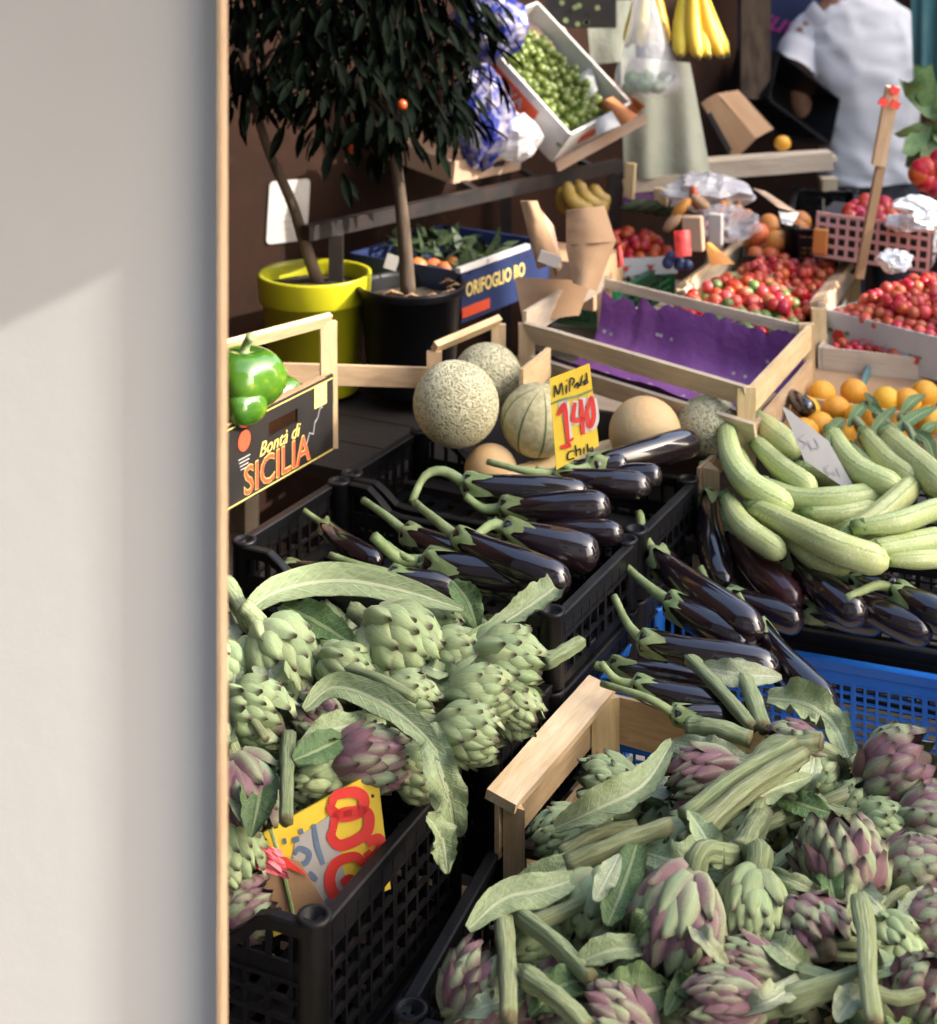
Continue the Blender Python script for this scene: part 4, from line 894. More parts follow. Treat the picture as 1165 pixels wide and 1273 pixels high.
strokes(s2, 'blue_writing', 'bluep', [[(455,1042),(458,1046)],[(452,1044),(464,1040)],[(390,1024),(394,1050),(402,1074)],[(366,1062),(372,1054),(384,1060),(380,1072),(366,1074),(362,1066)],[(352,1046),(356,1044)],[(372,1034),(377,1032)],[(364,1044),(372,1042)],[(384,1084),(394,1094)],[(404,1118),(410,1124)]], 7, P2, N2, .0016)
P2b = P2+N2*.006
tg = thing('cardboard_tag', 'brown cardboard tag with a torn pink wrapper leaning on the big price card', 'tag', on_plane(370,1150,P2b,N2))
MB().poly([on_plane(x, y, P2b, N2) for x, y in [(320,1085),(340,1062),(372,1070),(408,1130),(404,1148),(332,1152)]], .002, N2).build('card', M['card'], tg)
wr = [on_plane(x, y, P2b+N2*.008, N2) for x, y in [(308,1068),(318,1050),(348,1056),(352,1066),(382,1090),(350,1072),(322,1092)]]
g = []
for i in range(9):
    g.append([on_plane(308+42*k/6+i*1.2, 1050+ i*4.6+ (k-3)*2.2, P2b+N2*(.006+.010*abs(noise.noise((i*.9, k*.8, 1)))+.004), N2) for k in range(7)])
MB().grid(g).build('wrapper', M['pink'], tg)
MB().poly([on_plane(x, y, P2b+N2*.004, N2) for x, y in [(346,1062),(356,1066),(384,1090),(352,1076)]], .001, N2).build('wrapper', M['red'], tg)
MB().tube(cat([on_plane(x, y, P2b+N2*.003, N2) for x, y in [(336,1030),(346,1060),(356,1100),(367,1148)]], 10), .0022, 6).build('rubber_band', M['calyx'], tg)
P3_ = at(1015, 590, .825); N3 = Vector((-.1,-.75,.6)).normalized()
s3, q3 = card('paper_sign', 'creased white paper price sign with faint pencil writing stuck among the courgettes', [(972,504),(984,512),(1030,548),(1060,602),(1046,604),(1000,572)], .0015, P3_, N3, 'paper', 'price sign')
M['pencil'] = simple('grey_pencil', (.32,.30,.30), rough=.8)
strokes(s3, 'pencil_writing', 'pencil', [[(1000,540),(994,546),(1002,552),(997,558)],[(1004,548),(1010,560)],[(1012,545),(1018,556),(1010,558)],[(1024,580),(1030,592)],[(1030,578),(1027,586),(1036,590)],[(1036,586),(1039,592)],[(1040,582),(1045,593)]], 1.8, P3_, N3)
# ---------------------------------------------------------------- printed fruit box
sb0, sb1 = at(270,642,.80), at(413,560,.80); sd = (sb1-sb0).normalized(); sn = Vector((sd.y, -sd.x, 0)); up = Vector((0,0,1))
HB = .128
sbox = thing('fruit_box', 'black printed fruit box reading Bonta di SICILIA with peppers in it', 'box', (sb0+sb1)/2)
mid = (sb0+sb1)/2+up*HB/2; Ls = (sb1-sb0).length
# front panel with a real hand hole
mb = MB(); hw, hh, cxh, czh = .040, .011, .012, .026
Ms = frame(mid, sd, up)
for c, s in (((-Ls/4+(cxh-hw)/2, czh, 0), None),): pass
mb.box(((-Ls/2+cxh-hw)/2, 0, 0), (cxh-hw+Ls/2, HB, .004), Ms); mb.box(((Ls/2+cxh+hw)/2, 0, 0), (Ls/2-cxh-hw, HB, .004), Ms)
mb.box((cxh, (HB/2+czh+hh)/2, 0), (2*hw, HB/2-czh-hh, .004), Ms); mb.box((cxh, (-HB/2+czh-hh)/2, 0), (2*hw, czh-hh+HB/2, .004), Ms)
mb.build('front_panel', M['printblack'], sbox)
def on_s(u, v, off=.0032): return Ms @ Vector((u, v, off))
def ptxt(s, u, v, size, mt, bold=0, shear=0, sx=1, off=.0028, nm='lettering'): return text_obj(nm, s, size, M[mt], sbox, Ms @ Matrix.Translation((u, v, off)), bold, 'CENTER', shear, sx)
ptxt('SICILIA', -.004, -.036, .062, 'lettery', .0014, 0, .95); ptxt('SICILIA', -.004, -.036, .062, 'letterr', .0004, 0, .95, .0034)
ptxt('Bontà di', .000, .001, .031, 'lettery', .0, .35, 1.05)
for v, h in ((.058, .0014), (-.0605, .0014)): MB().box((0, v, .0028), (Ls*.98, h, .001), Ms).build('printed_line', M['lettery'], sbox)
MB().box((Ls/2-.040, .040, .003), (.036, .036, .0012), Ms).build('sticker', M['lettery'], sbox)
cm = MB(); cm.add([on_s(-.093+.016*math.cos(k*.4), .030+.016*math.sin(k*.4)) for k in range(16)], [tuple(range(16))]); cm.build('round_emblem', M['letterr'], sbox)
lm = MB()
for k in range(4): lm.box((-.093, .004-.0055*k, .0028), (.03-.004*k, .0011, .001), Ms)
lm.build('small_print', M['paper'], sbox)
lm = MB(); pts = [(.075,-.03),(.085,-.012),(.096,-.018),(.10,.0),(.108,.004),(.116,.02),(.124,.018)]
for a_, b_ in zip(pts, pts[1:]): lm.beam(on_s(*a_, .003), on_s(*b_, .003), .0014, .001, sn)
lm.build('printed_outline', M['pencil'], sbox)
MB().box((-.02, HB/2+.001, -.003), (Ls*.98, .003, .010), Ms).build('top_edge', M['card'], sbox)
back_o = -sn*.30
for nm, a_, b_ in (('back_panel', sb0+back_o, sb1+back_o), ('side_panel', sb1, sb1+back_o), ('side_panel', sb0, sb0+back_o)):
    mb = MB(); dd_ = (b_-a_).normalized(); mb.box((0,0,0), ((b_-a_).length*.97, HB*.8, .005), frame((a_+b_)/2+up*HB*.4, dd_, up)); mb.build(nm, M['card'], sbox)
mb = MB(); mb.box((0,0,0), (Ls*.97, .29, .006), frame((sb0+sb1)/2+back_o/2+up*.008, sd, -sn)); mb.build('bottom_panel', M['card'], sbox)
pt = atY(398, 392, sb1.y+.05); slat(sbox, sb1+Vector((-.006,.012,0)), Vector((sb1.x-.008, sb1.y+.012, pt.z)), .028, .014, (1,.3,0), 'wood', 'corner_post')
e0 = Vector((sb1.x-.006, sb1.y+.012, pt.z+.004)); e1 = atY(262, 436, sb1.y-.17)
slat(sbox, e0, e1, .022, .010, (.2,-.4,.8), 'wood', 'handle_rail')
slat(sbox, e1, Vector((e1.x, e1.y, sb0.z)), .028, .014, (1,0,0), 'wood', 'corner_post')
def pepper(px, py, Y, dpx, label):
    p = atY(px, py, Y); r_ = dpx/2*Y/F; root = thing('bell_pepper', label, 'pepper', p-Vector((0,0,r_*.8)), 0, 'peppers in the printed box')
    mb = MB(); rows = []
    for i in range(19):
        th = math.pi*i/18; rows.append([p+Vector((math.sin(th)*r_*(1+.09*math.cos(4*a)*math.sin(th))*math.cos(a)*1.0, math.sin(th)*r_*(1+.09*math.cos(4*a)*math.sin(th))*math.sin(a), r_*.85*(-math.cos(th))*(1-.25*math.exp(-((th-math.pi)/.42)**2))+.0)) for a in [2*math.pi*k/28 for k in range(29)]])
    mb.grid(rows).build('fruit', M['pepper'], root, True)
    MB().tube(cat([p+Vector((0,0,r_*.55)), p+Vector((.003,0,r_*.8)), p+Vector((.012,-.004,r_*1.05))], 7), [r_*.2,r_*.14,r_*.12,r_*.11,r_*.11,r_*.12,r_*.14], 8).build('stem', M['calyx'], root, True)
pepper(303, 470, 2.50, 100, 'shiny green and yellow bell pepper in the printed fruit box next to the wooden frame')
pepper(345, 490, 2.62, 60, 'yellow green pepper seen through the hand hole of the printed box')
pepper(300, 505, 2.46, 60, 'pepper lowest in the printed box, half hidden by its front')
# ---------------------------------------------------------------- potted trees
def pot(px, py_rim, Y, dpx, hpx, mat_, label, rimh=.045):
    p = atY(px, py_rim, Y); r_ = dpx/2*Y/F; h = hpx*Y/F; root = thing('potted_tree', label, 'potted tree', (p.x, p.y, p.z-h))
    Mx = Matrix.Translation((p.x, p.y, p.z-h)); k = .78
    pr = [(.001, 0), (r_*k, 0), (r_*k*1.02, .004), (r_*.93, h-rimh), (r_*.985, h-rimh+.001), (r_*1.0, h-rimh+.006), (r_*1.03, h-.004), (r_*1.03, h), (r_*.95, h), (r_*.93, h-.01), (r_*.90, h-.03), (.001, h-.028)]
    MB().lathe(pr[:-1], 40, Mx).build('pot', M[mat_], root, True)
    sm = MB(); sm.lathe([(r_*.92, h-.032), (r_*.6, h-.026), (r_*.3, h-.022), (.001, h-.018)], 24, Mx, wob=.03); sm.build('soil', M['soil'], root, True)
    return root, p
def citrus(root, trunk, limbs, crown, nleaf, nstuff, r0, lsz=(.07,.022), fruit=0):
    MB().tube(cat(trunk, 16), [r0*(1.2-.5*i/15) for i in range(16)], 10).build('trunk', M['bark'], root, True)
    top = trunk[-1]
    for l in limbs: MB().tube(cat([top-Vector((0,0,.03)), (top+Vector(l))/2+Vector((0,0,.03)), Vector(l)], 8), [r0*.6*(1-.09*i) for i in range(8)], 7).build('limb', M['bark'], root, True)
    lm = MB(); L, Wd = 1.0, .15
    rows = [[Vector((Wd*s*math.sin(math.pi*min(.98, v*.92+.05))**.8, v, -.22*v*v+abs(s)*.05)) for s in (-1, -.5, 0, .5, 1)] for v in [i/6 for i in range(7)]]
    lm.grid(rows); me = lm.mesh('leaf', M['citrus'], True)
    st = MB(); twigs = [(Vector(c), Vector(s)) for c, s in crown]
    wts = [s.x*s.y*s.z for c, s in twigs]
    for i in range(nleaf+nstuff):
        c, s = random.choices(twigs, wts)[0]
        while True:
            u = Vector((rnd(-1,1), rnd(-1,1), rnd(-1,1)))
            if .15 < u.length < 1: break
        p = c+Vector((u.x*s.x, u.y*s.y, u.z*s.z)); 
        if noise.noise(p*9) < -.18: p += Vector((0,0,-.05)); 
        d = Vector((u.x*1.1, u.y*.8, -.75+rnd(-.5,.5))).normalized(); q = d.to_track_quat('Y', 'Z'); ln = rnd(.7, 1.2)*lsz[0]
        Mx = Matrix.Translation(p) @ q.to_matrix().to_4x4() @ Matrix.Rotation(rnd(-.8,.8), 4, 'Y') @ Matrix.Diagonal((ln*1.0, ln, ln, 1))
        if i < nleaf:
            o = link('leaf', me, None, Mx); adopt(o, root)
        else: st.add([Mx @ Vector(v) for r_ in rows[::2] for v in (r_[0], r_[2], r_[4])], [(a*3+b, a*3+b+1, a*3+b+4, a*3+b+3) for a in range(3) for b in range(2)])
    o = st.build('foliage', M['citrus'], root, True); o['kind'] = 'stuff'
    for c in fruit or []: MB().lathe([(max(.0005,.010*math.sin(math.pi*i/8)), -.010*math.cos(math.pi*i/8)) for i in range(9)], 12, Matrix.Translation(c)).build('fruit', M['tomato'], root, True)
r1, p1 = pot(391, 338, 3.22, 138, 145, 'yellowpot', 'bright yellow plastic pot with a crooked small tree', .055)
citrus(r1, [p1+Vector((.01,0,-.03)), atY(378,300,3.22), atY(362,250,3.2), atY(335,190,3.18), atY(312,120,3.16)], [atY(290,60,3.1), atY(350,60,3.2), atY(320,20,3.2)],
  [(atY(300,60,3.16), (.13,.14,.14)), (atY(350,20,3.2), (.13,.14,.12)), (atY(300,-60,3.2), (.2,.2,.16))], 240, 300, .011, (.058,.02))
r2, p2 = pot(511, 352, 3.18, 134, 130, 'black', 'black plastic pot with a straight stemmed citrus tree full of dark leaves', .02)
for k in range(9):   # dry leaves lying in the pot: part of the soil's litter
    a = rnd(0, 6.28); q = p2+Vector((.07*math.cos(a), .07*math.sin(a), -.012)); leaf_m = MB(); leaf_m.poly([q, q+Vector((.02,.01,.008)), q+Vector((.035,0,.004)), q+Vector((.02,-.012,.01))], .001, (0,0,1)); leaf_m.build('dry_leaf', M['card'], r2)
citrus(r2, [p2+Vector((-.005,0,-.03)), atY(503,300,3.18), atY(497,240,3.18), atY(490,190,3.18), atY(480,130,3.18)], [atY(420,70,3.1), atY(540,70,3.2), atY(480,20,3.2), atY(590,40,3.2), atY(400,120,3.1)],
  [(atY(470,95,3.16), (.17,.16,.15)), (atY(400,60,3.15), (.14,.16,.18)), (atY(545,70,3.2), (.12,.14,.15)), (atY(480,0,3.2), (.22,.18,.13)), (atY(600,45,3.25), (.07,.09,.10)), (atY(560,135,3.2), (.08,.08,.07)), (atY(415,150,3.1), (.07,.08,.07)), (atY(470,-90,3.2), (.24,.2,.15))], 300, 1000, .013, (.058,.02), fruit=[atY(500,130,3.02), atY(438,185,3.08)])
q = atY(487,325,3.35); cs = thing('pot_label', 'small white plant label in the black pot', 'label', atY(487,345,3.25)); MB().box((0,0,0), (.026,.002,.03), Matrix.Translation(atY(487,326,3.25)) @ Matrix.Rotation(.3, 4, 'Y')).build('card', M['white'], cs)
# white card on the wall
wd_ = (WB-WA).normalized(); wn = Vector((wd_.y, -wd_.x, 0)); pp = on_plane(357, 262, WA, wn)+wn*.004; Mw = frame(pp, wd_, up)
lc = thing('wall_card', 'white card with lines of small print on the brown wall above the yellow pot', 'card', pp)
rw, rh = .062, .070; pts = []
for cx_, cy_, a0 in ((rw-.012, rh-.012, 0), (-rw+.012, rh-.012, 90), (-rw+.012, -rh+.012, 180), (rw-.012, -rh+.012, 270)):
    for k in range(5): pts.append(Mw @ (Matrix.Rotation(-.08, 4, 'Z') @ Vector((cx_+.012*math.cos(R(a0+22.5*k)), cy_+.012*math.sin(R(a0+22.5*k)), 0))))
MB().poly(pts, .002, wn).build('card', M['paper'], lc)
pm = MB()
for k in range(6):
    pm.box((-.005+rnd(-.004,.004), .040-.016*k, .002), (.05-.01*(k % 3), .003, .0006), Mw @ Matrix.Rotation(-.08, 4, 'Z')); pm.box((-.045, .040-.016*k, .002), (.004, .004, .0006), Mw @ Matrix.Rotation(-.08, 4, 'Z'))
pm.build('small_print', M['pencil'], lc)
# ---------------------------------------------------------------- rack with fruit cartons
ra, rb = at(380,290,1.05), at(770,205,1.05); rd = (rb-ra).normalized(); rn = Vector((rd.y, -rd.x, 0))
rack = thing('rack', 'dark steel rack with a long front bar carrying tilted fruit cartons', 'rack', (ra.x, ra.y, 0))
MB().beam(ra, rb, .022, .03).build('front_bar', M['steel'], rack)
MB().beam(ra.lerp(rb,.45)-rn*.35+up*.12, rb-rn*.35+up*.12, .022, .03).build('rear_bar', M['steel'], rack)
for s in (.08, .98):
    p = ra.lerp(rb, s); MB().beam(Vector((p.x,p.y,0)), p-up*.015, .028, .028, (1,0,0) and Vector((1,0,0))).build('leg', M['steel'], rack)
    if s > .5: p = p-rn*.35; MB().beam(Vector((p.x,p.y,0)), p+up*.105, .028, .028, Vector((1,0,0))).build('leg', M['steel'], rack)
for k in range(3):
    p = ra.lerp(rb, .5+.2*k); MB().beam(p+up*.005, p-rn*.35+up*.125, .02, .012).build('cross_bar', M['steel'], rack)
def carton(name, label, o, x, y, w_, d_, h_, mat_, inner=None, flap=0, wallth=.006):
    """open carton: o = front-left-bottom corner, x along the front, y to the back"""
    x = Vector(x).normalized(); y = Vector(y); y = (y-x*x.dot(y)).normalized(); z = x.cross(y)
    root = thing(name, label, 'box', o+x*w_/2+y*d_/2); F_ = Matrix(((x.x,y.x,z.x,o.x),(x.y,y.y,z.y,o.y),(x.z,y.z,z.z,o.z),(0,0,0,1)))
    for nm, c, s in (('front_panel', (w_/2, 0, h_/2), (w_, wallth, h_)), ('back_panel', (w_/2, d_, h_/2), (w_, wallth, h_)), ('side_panel', (0, d_/2, h_/2), (wallth, d_-wallth*1.1, h_-.001)), ('side_panel', (w_, d_/2, h_/2), (wallth, d_-wallth*1.1, h_-.001)), ('bottom_panel', (w_/2, d_/2, .002), (w_-.008, d_-.008, .006))):
        MB().box(c, s, F_).build(nm, M[mat_] if isinstance(mat_, str) else mat_, root)
    return root, F_, x, y, z
def pile(name, cat_, label, group, me, F_, w_, d_, z0, n, r_, dome=.02, keep=lambda u, v: True, mats=None):
    k = 0; placed = []
    nx = max(1, int(w_/(r_*1.9))); ny = max(1, int(d_/(r_*1.75)))
    cells = [((i+.5+(.5 if j % 2 else 0))/(nx+.5), (j+.5)/ny, 0) for i in range(nx) for j in range(ny)]
    if len(cells) < n: cells += [(rnd(.1,.9), rnd(.1,.9), 1) for _ in range(min(n-len(cells), int(len(cells)*.7)))]
    random.shuffle(cells); cells.sort(key=lambda c: c[2])
    for u, v, lay in cells[:n]:
        if not keep(u, v): continue
        p = F_ @ Vector((w_*u+rnd(-.25,.25)*r_, d_*v+rnd(-.25,.25)*r_, z0+lay*r_*1.35+dome*(1-(2*u-1)**2)*(1-(2*v-1)**2)+rnd(-.3,.3)*r_))
        s = rnd(.86, 1.12); Mx = Matrix.Translation(p) @ Matrix.Rotation(rnd(0,6), 4, random.choice('XYZ')) @ Matrix.Diagonal((s*r_, s*r_, s*r_*rnd(.9,1.05), 1))
        m_ = random.choice(me) if isinstance(me, list) else me
        o = link(name, m_, None, Mx); tag(o, label, cat_, group); k += 1
    return k
def ball(name, mat_, seg=14, ring=9, dim=0):
    mb = MB(); mb.lathe([(max(.02, math.sin(math.pi*i/ring)), -math.cos(math.pi*i/ring)*(1-dim*math.exp(-((i-ring)/1.2)**2))) for i in range(ring+1)], seg); return mb.mesh(name, M[mat_], True)
BALL = {k: ball(k, k) for k in ('tomato','berry','greenfruit','orange','apricot','grape')}
# cardboard tray on the bar
c0 = at(562,228,1.075)
ct = carton('cardboard_tray', 'plain cardboard tray with a slot lying on the rack bar', c0, rd, -rn+up*.15, .23, .24, .05, 'card2')
MB().box((.15, -.004, .026), (.035, .003, .012), ct[1]).build('slot', M['ink'], ct[0])
# white grape carton, tipped
g0 = at(690,208,1.10); gx = (at(800,148,1.17)-at(690,208,1.10)).normalized()
gt = carton('fruit_carton', 'white printed carton of green grapes tipped on the rack', at(685,200,1.10), gx, Vector((-.75,.35,.72)), .24, .34, .10, 'white')
pile('grape', 'grape', 'green grape in the tipped white carton', 'grapes in the white carton', BALL['grape'], gt[1], .22, .30, .05, 260, .0112, .028)
MB().box((.12, -.0045, .05), (.10, .002, .03), gt[1]).build('printed_band', M['letterr'], gt[0])
MB().box((-.0045, .17, .05), (.002, .16, .05), gt[1]).build('printed_band', M['letterr'], gt[0])
text_obj('lettering', 'UVA', .04, M['paper'], gt[0], gt[1] @ Matrix.Translation((-.006, .17, .05)) @ Matrix.Rotation(R(-90), 4, 'Y') @ Matrix.Rotation(R(-90), 4, 'Z'), .0004)
# turned out flaps of the other cartons on the rack
M['orangecard'] = simple('orange_printed_card', (.52,.17,.05), (.60,.24,.08), 8, .6)
# plastic wrapped goods on the rack
M['bluefoil'] = simple('blue_printed_film', (.02,.03,.20), (.34,.31,.36), 30, .2, .8, 40, .6, lo=.45, hi=.6)
def crumple(name, label, cat_, px, py, Y, wpx, hpx, mat_, dy=.06, seed=0, n=14, rough=.35):
    p = atY(px, py, Y); a_, b_ = wpx/2*Y/F, hpx/2*Y/F; rows_ = []
    for i in range(n+1):
        th = math.pi*i/n; rows_.append([p+Vector((a_*math.sin(th)*math.cos(f)*(1+rough*noise.noise((math.cos(f)*1.7+seed, math.sin(f)*1.7, i*.35))), dy*math.sin(th)*math.sin(f)*(1+rough*noise.noise((math.cos(f)*2.5+seed, math.sin(f)*2.5, i*.5+9))), -b_*math.cos(th)*(1+rough*.8*noise.noise((math.cos(f)*2+seed, math.sin(f)*2, i*.4+5))))) for f in [2*math.pi*k/22 for k in range(23)]])
    for r_ in rows_: r_[-1] = r_[0]
    o = MB().grid(rows_).build(name, M[mat_]); tag(o, label, cat_); return o
crumple('wrapped_bundle', 'blue and white plastic wrapped bundle hanging behind the citrus leaves', 'bag', 598, 145, 3.62, 80, 120, 'bluefoil', .06, 1)
crumple('wrapped_bundle', 'upper blue plastic bundle above the rack beside the tree crown', 'bag', 608, 30, 3.72, 90, 90, 'bluefoil', .07, 4)
crumple('wrapped_bundle', 'white plastic bundle resting on the cardboard tray', 'bag', 640, 170, 3.66, 60, 60, 'milky', .05, 7)
# navy printed crate under the rack
n0, n1 = at(572,402,.86), at(672,362,.86); nx_ = (n1-n0).normalized(); nn_ = Vector((nx_.y,-nx_.x,0))
nb = carton('fruit_box', 'navy fruit box lettered ORIFOGLIO BO with a white rim, below the rack', n0, nx_, -nn_, (n1-n0).length+.03, .28, .105, 'navy')
text_obj('lettering', 'ORIFOGLIO BO', .040, M['lettery'], nb[0], nb[1] @ Matrix.Translation((.125, -.0045, .062)) @ Matrix.Rotation(R(90), 4, 'X'), .0008, sx=.80)
MB().box((.12, -.002, .108), (.26, .012, .010), nb[1]).build('top_edge', M['white'], nb[0])
MB().box((.05, -.0045, .02), (.10, .002, .02), nb[1]).build('printed_band', M['letterr'], nb[0])
gl = MB()
for k in range(150):
    p = nb[1] @ Vector((rnd(.02,.24), rnd(.01,.26), .085+rnd(-.01,.045))); d_ = Vector((rnd(-1,1), rnd(-1,1), rnd(-.2,.9))).normalized()*rnd(.02,.05); s_ = d_.cross(Vector((rnd(-.4,.4), rnd(-.4,.4), 1))).normalized()*rnd(.006,.016)
    gl.add([p-d_, p+s_, p+d_, p-s_], [(0,1,2,3)])
go = gl.build('greens', M['leafy'], nb[0]); go['kind'] = 'stuff'
pile('tomato', 'tomato', 'reddish fruit at the near corner of the navy box', 'fruit in the navy box', BALL['apricot'], nb[1], .10, .14, .085, 6, .022, .0)
# cardboard flaps over the tipped crate
def sheet(name, parent, pts_px, Y0, Y1, mat_, bend=.02, th=.004):
    """bent cardboard sheet from four pixel corners (tl,tr,br,bl), top at depth Y0 and bottom at Y1"""
    tl, tr, br, bl = pts_px; rows_ = []
    for i in range(9):
        v = i/8; Y = Y0+(Y1-Y0)*v; a_ = Vector(tl).lerp(Vector(bl), v); b_ = Vector(tr).lerp(Vector(br), v)
        rows_.append([atY(a_[0]+(b_[0]-a_[0])*k/6, a_[1]+(b_[1]-a_[1])*k/6, Y-bend*math.sin(math.pi*k/6)+.006*noise.noise((i*.6, k*.7, pts_px[0][0]))) for k in range(7)])
    back = [[p+Vector((0, th, 0)) for p in r_[::-1]] for r_ in rows_]
    mb = MB().grid(rows_).grid(back)
    for e in (0, -1): mb.grid([[p for p in rows_[e]], [p+Vector((0,th,0)) for p in rows_[e]]])
    mb.grid([[r_[0] for r_ in rows_], [r_[0]+Vector((0,th,0)) for r_ in rows_]]); mb.grid([[r_[-1] for r_ in rows_], [r_[-1]+Vector((0,th,0)) for r_ in rows_]])
    return mb.build(name, M[mat_], parent, True)
cb = thing('cardboard_box', 'torn brown cardboard box with upright flaps standing behind the tipped crate', 'box', at(705,370,.86)+Vector((0,.1,0)))
sheet('flap', cb, [(647,250),(668,250),(697,325),(668,335)], 3.05, 3.0, 'card', .01)
sheet('flap', cb, [(704,262),(752,256),(766,300),(704,305)], 3.12, 3.05, 'card', .03)
sheet('flap', cb, [(703,304),(766,299),(742,362),(712,352)], 3.05, 2.98, 'card', .025)
sheet('flap', cb, [(668,256),(688,280),(700,330),(690,345)], 3.10, 3.03, 'card2', .01)
sheet('front_panel', cb, [(640,345),(735,350),(720,392),(650,400)], 3.10, 3.02, 'card', .01)
MB().box((0,0,0), (.20,.16,.10), Matrix.Translation(at(700,385,.84)+Vector((.02,.18,.03))) @ Matrix.Rotation(-.5, 4, 'Z')).build('body', M['card'], cb)
MB().box((0,0,0), (.04,.004,.022), Matrix.Translation(atY(683,322,2.985)) @ Matrix.Rotation(.35, 4, 'Y')).build('torn_edge', M['paper'], cb)
oc = thing('fruit_carton', 'orange lined carton with curled flaps right of the grapes on the rack', 'box', at(765,165,1.15))
sheet('flap', oc, [(722,92),(745,86),(802,132),(788,146)], 3.95, 3.80, 'orangecard', -.05)
sheet('flap', oc, [(742,128),(762,120),(800,150),(770,162)], 3.84, 3.76, 'orangecard', .03)
sheet('flap', oc, [(712,100),(735,82),(743,112),(722,136)], 3.90, 3.84, 'white', .01)
sheet('flap', oc, [(738,150),(762,140),(772,156),(742,168)], 3.74, 3.70, 'white', .02)
sheet('front_panel', oc, [(690,200),(803,140),(806,152),(694,214)], 3.74, 3.72, 'card2', .0)
oc2 = thing('fruit_carton', 'pinkish carton at the back of the rack with two flaps up', 'box', at(680,70,1.3))
sheet('flap', oc2, [(630,30),(662,25),(690,60),(650,72)], 4.0, 3.9, 'card2', .02); sheet('flap', oc2, [(676,38),(700,28),(712,60),(694,68)], 4.1, 4.05, 'card2', .01)
sheet('side_panel', oc2, [(648,58),(664,50),(712,100),(700,112)], 3.95, 3.85, 'white', .0); sheet('side_panel', oc2, [(628,60),(648,58),(700,112),(688,120)], 3.93, 3.83, 'card', .0)
# under the rack: a bunch of bananas and a crate behind
def banana_bunch(label, p, n, L, r_, spread=1., yaw=0, hang=True, group='bananas', ripe='banana'):
    root = thing('banana_bunch', label, 'bananas', p, 0, group)
    for i in range(n):
        t = (i-(n-1)/2)/max(1, (n-1)/2); pts = []
        for k in range(12):
            v = k/11; a_ = v*1.15; x_ = t*spread*(.25+.75*v)*L*.55; z_ = -L*math.sin(a_)*.95; y_ = -L*(1-math.cos(a_))*.75*(1-.3*abs(t))
            q = Vector((x_, y_-.02*(i % 2), z_)) if hang else Vector((x_, z_*.8, .25*L-y_*.9))
            pts.append(p+Matrix.Rotation(yaw, 4, 'Z') @ q)
        rad = [r_*.35, r_*.45]+[r_*(.75+.3*math.sin(math.pi*(k/9)))*(.92 if k > 7 else 1) for k in range(8)]+[r_*.55, r_*.22]
        MB().tube(pts, rad, 10, True, lambda a_, s: 1+.05*math.cos(a_*5)).build('banana', M[ripe], root, True)
    MB().tube([p+Vector((0,0,.03)), p, p-Vector((0,.004,.012))], [r_*.9, r_*.8, r_*.7], 8).build('stalk', M['zucend'], root, True)
banana_bunch('hanging bunch of ripe yellow bananas near the man', atY(862,-25,3.75), 5, .20, .019, .55, .3)
banana_bunch('hanging bunch of bananas with green tips behind the plastic bag', atY(806,-30,3.85), 4, .19, .018, .45, -.2)
lb = thing('banana_bunch', 'bananas coloured dark for the shade under the rack behind the cardboard flaps', 'bananas', atY(735,255,3.75), 0, 'bananas')
for k, L_ in enumerate([[(706,226),(708,245),(722,258),(738,262)],[(718,224),(726,244),(742,256),(757,258)],[(700,232),(698,250),(708,264)],[(735,230),(745,246),(758,252)]]):
    q_ = cat([atY(x, y, 3.72+.02*k) for x, y in L_], 10); MB().tube(q_, [.006]+[.016+.003*math.sin(math.pi*i/8) for i in range(8)]+[.007], 10, True, lambda a_, s: 1+.05*math.cos(a_*5)).build('banana', M['banana_shaded'], lb, True)
# ---------------------------------------------------------------- hanging bag, sheet
bag = thing('plastic_bag', 'see-through plastic bag of green vegetables hanging beside the bananas', 'bag', atY(803,120,3.72))
rows = []
for i in range(13):
    v = i/12; r_ = (.018+.058*min(1, v*1.25)**1.3)*(1 if v < .9 else 1-.5*((v-.9)/.1)**2)
    rows.append([atY(800+6*v, -20+140*v, 3.72)+Vector((math.cos(a)*r_*(1+.12*noise.noise((a*2, v*4, 0))), math.sin(a)*r_*.7, .004*math.sin(a*7))) for a in [2*math.pi*k/24 for k in range(25)]])
MB().grid(rows).build('film', M['clear'], bag, True)
for k in range(9):
    o = link('green_vegetable', ball('green_vegetable', 'salad', 9, 6), None, Matrix.Translation(atY(804+rnd(-28,28), 103+rnd(-9,8), 3.72+rnd(-.02,.02))) @ Matrix.Rotation(rnd(0,3), 4, 'X') @ Matrix.Diagonal((.022,.018,.016,1)))
    adopt(o, bag)
def cloth(name, label, cat_, tl, tr, br, bl, Y, mat_, folds=5, amp=.02):
    rows_ = []
    for i in range(13):
        v = i/12; a_ = Vector(tl).lerp(Vector(bl), v); b_ = Vector(tr).lerp(Vector(br), v)
        rows_.append([atY(a_[0]+(b_[0]-a_[0])*k/24, a_[1]+(b_[1]-a_[1])*k/24, Y+amp*math.sin(k/24*folds*6.28+v*1.5)*(.4+.6*v)) for k in range(25)])
    b_ = [[p+Vector((0,.002,0)) for p in r_[::-1]] for r_ in rows_]
    o = MB().grid(rows_).grid(b_).build(name, M[mat_], None, True); return tag(o, label, cat_)
cloth('cloth_sheet', 'pale green plastic sheet hanging below the bananas', 'sheet', (772,70), (858,78), (885,222), (776,222), 4.0, 'sheet', 2, .015)
cloth('poster', 'pale poster at the top between the rack and the plastic bag', 'poster', (728,0), (790,0), (790,75), (735,80), 4.3, 'sheet', 1, .003)
dk = tag(MB().box((0,0,0), (.18,.02,.10), Matrix.Translation(atY(722,10,4.1))).build('dark_box', M['printblack']), 'black box with pale spots at the top edge above the grape carton', 'box')
dm = MB()
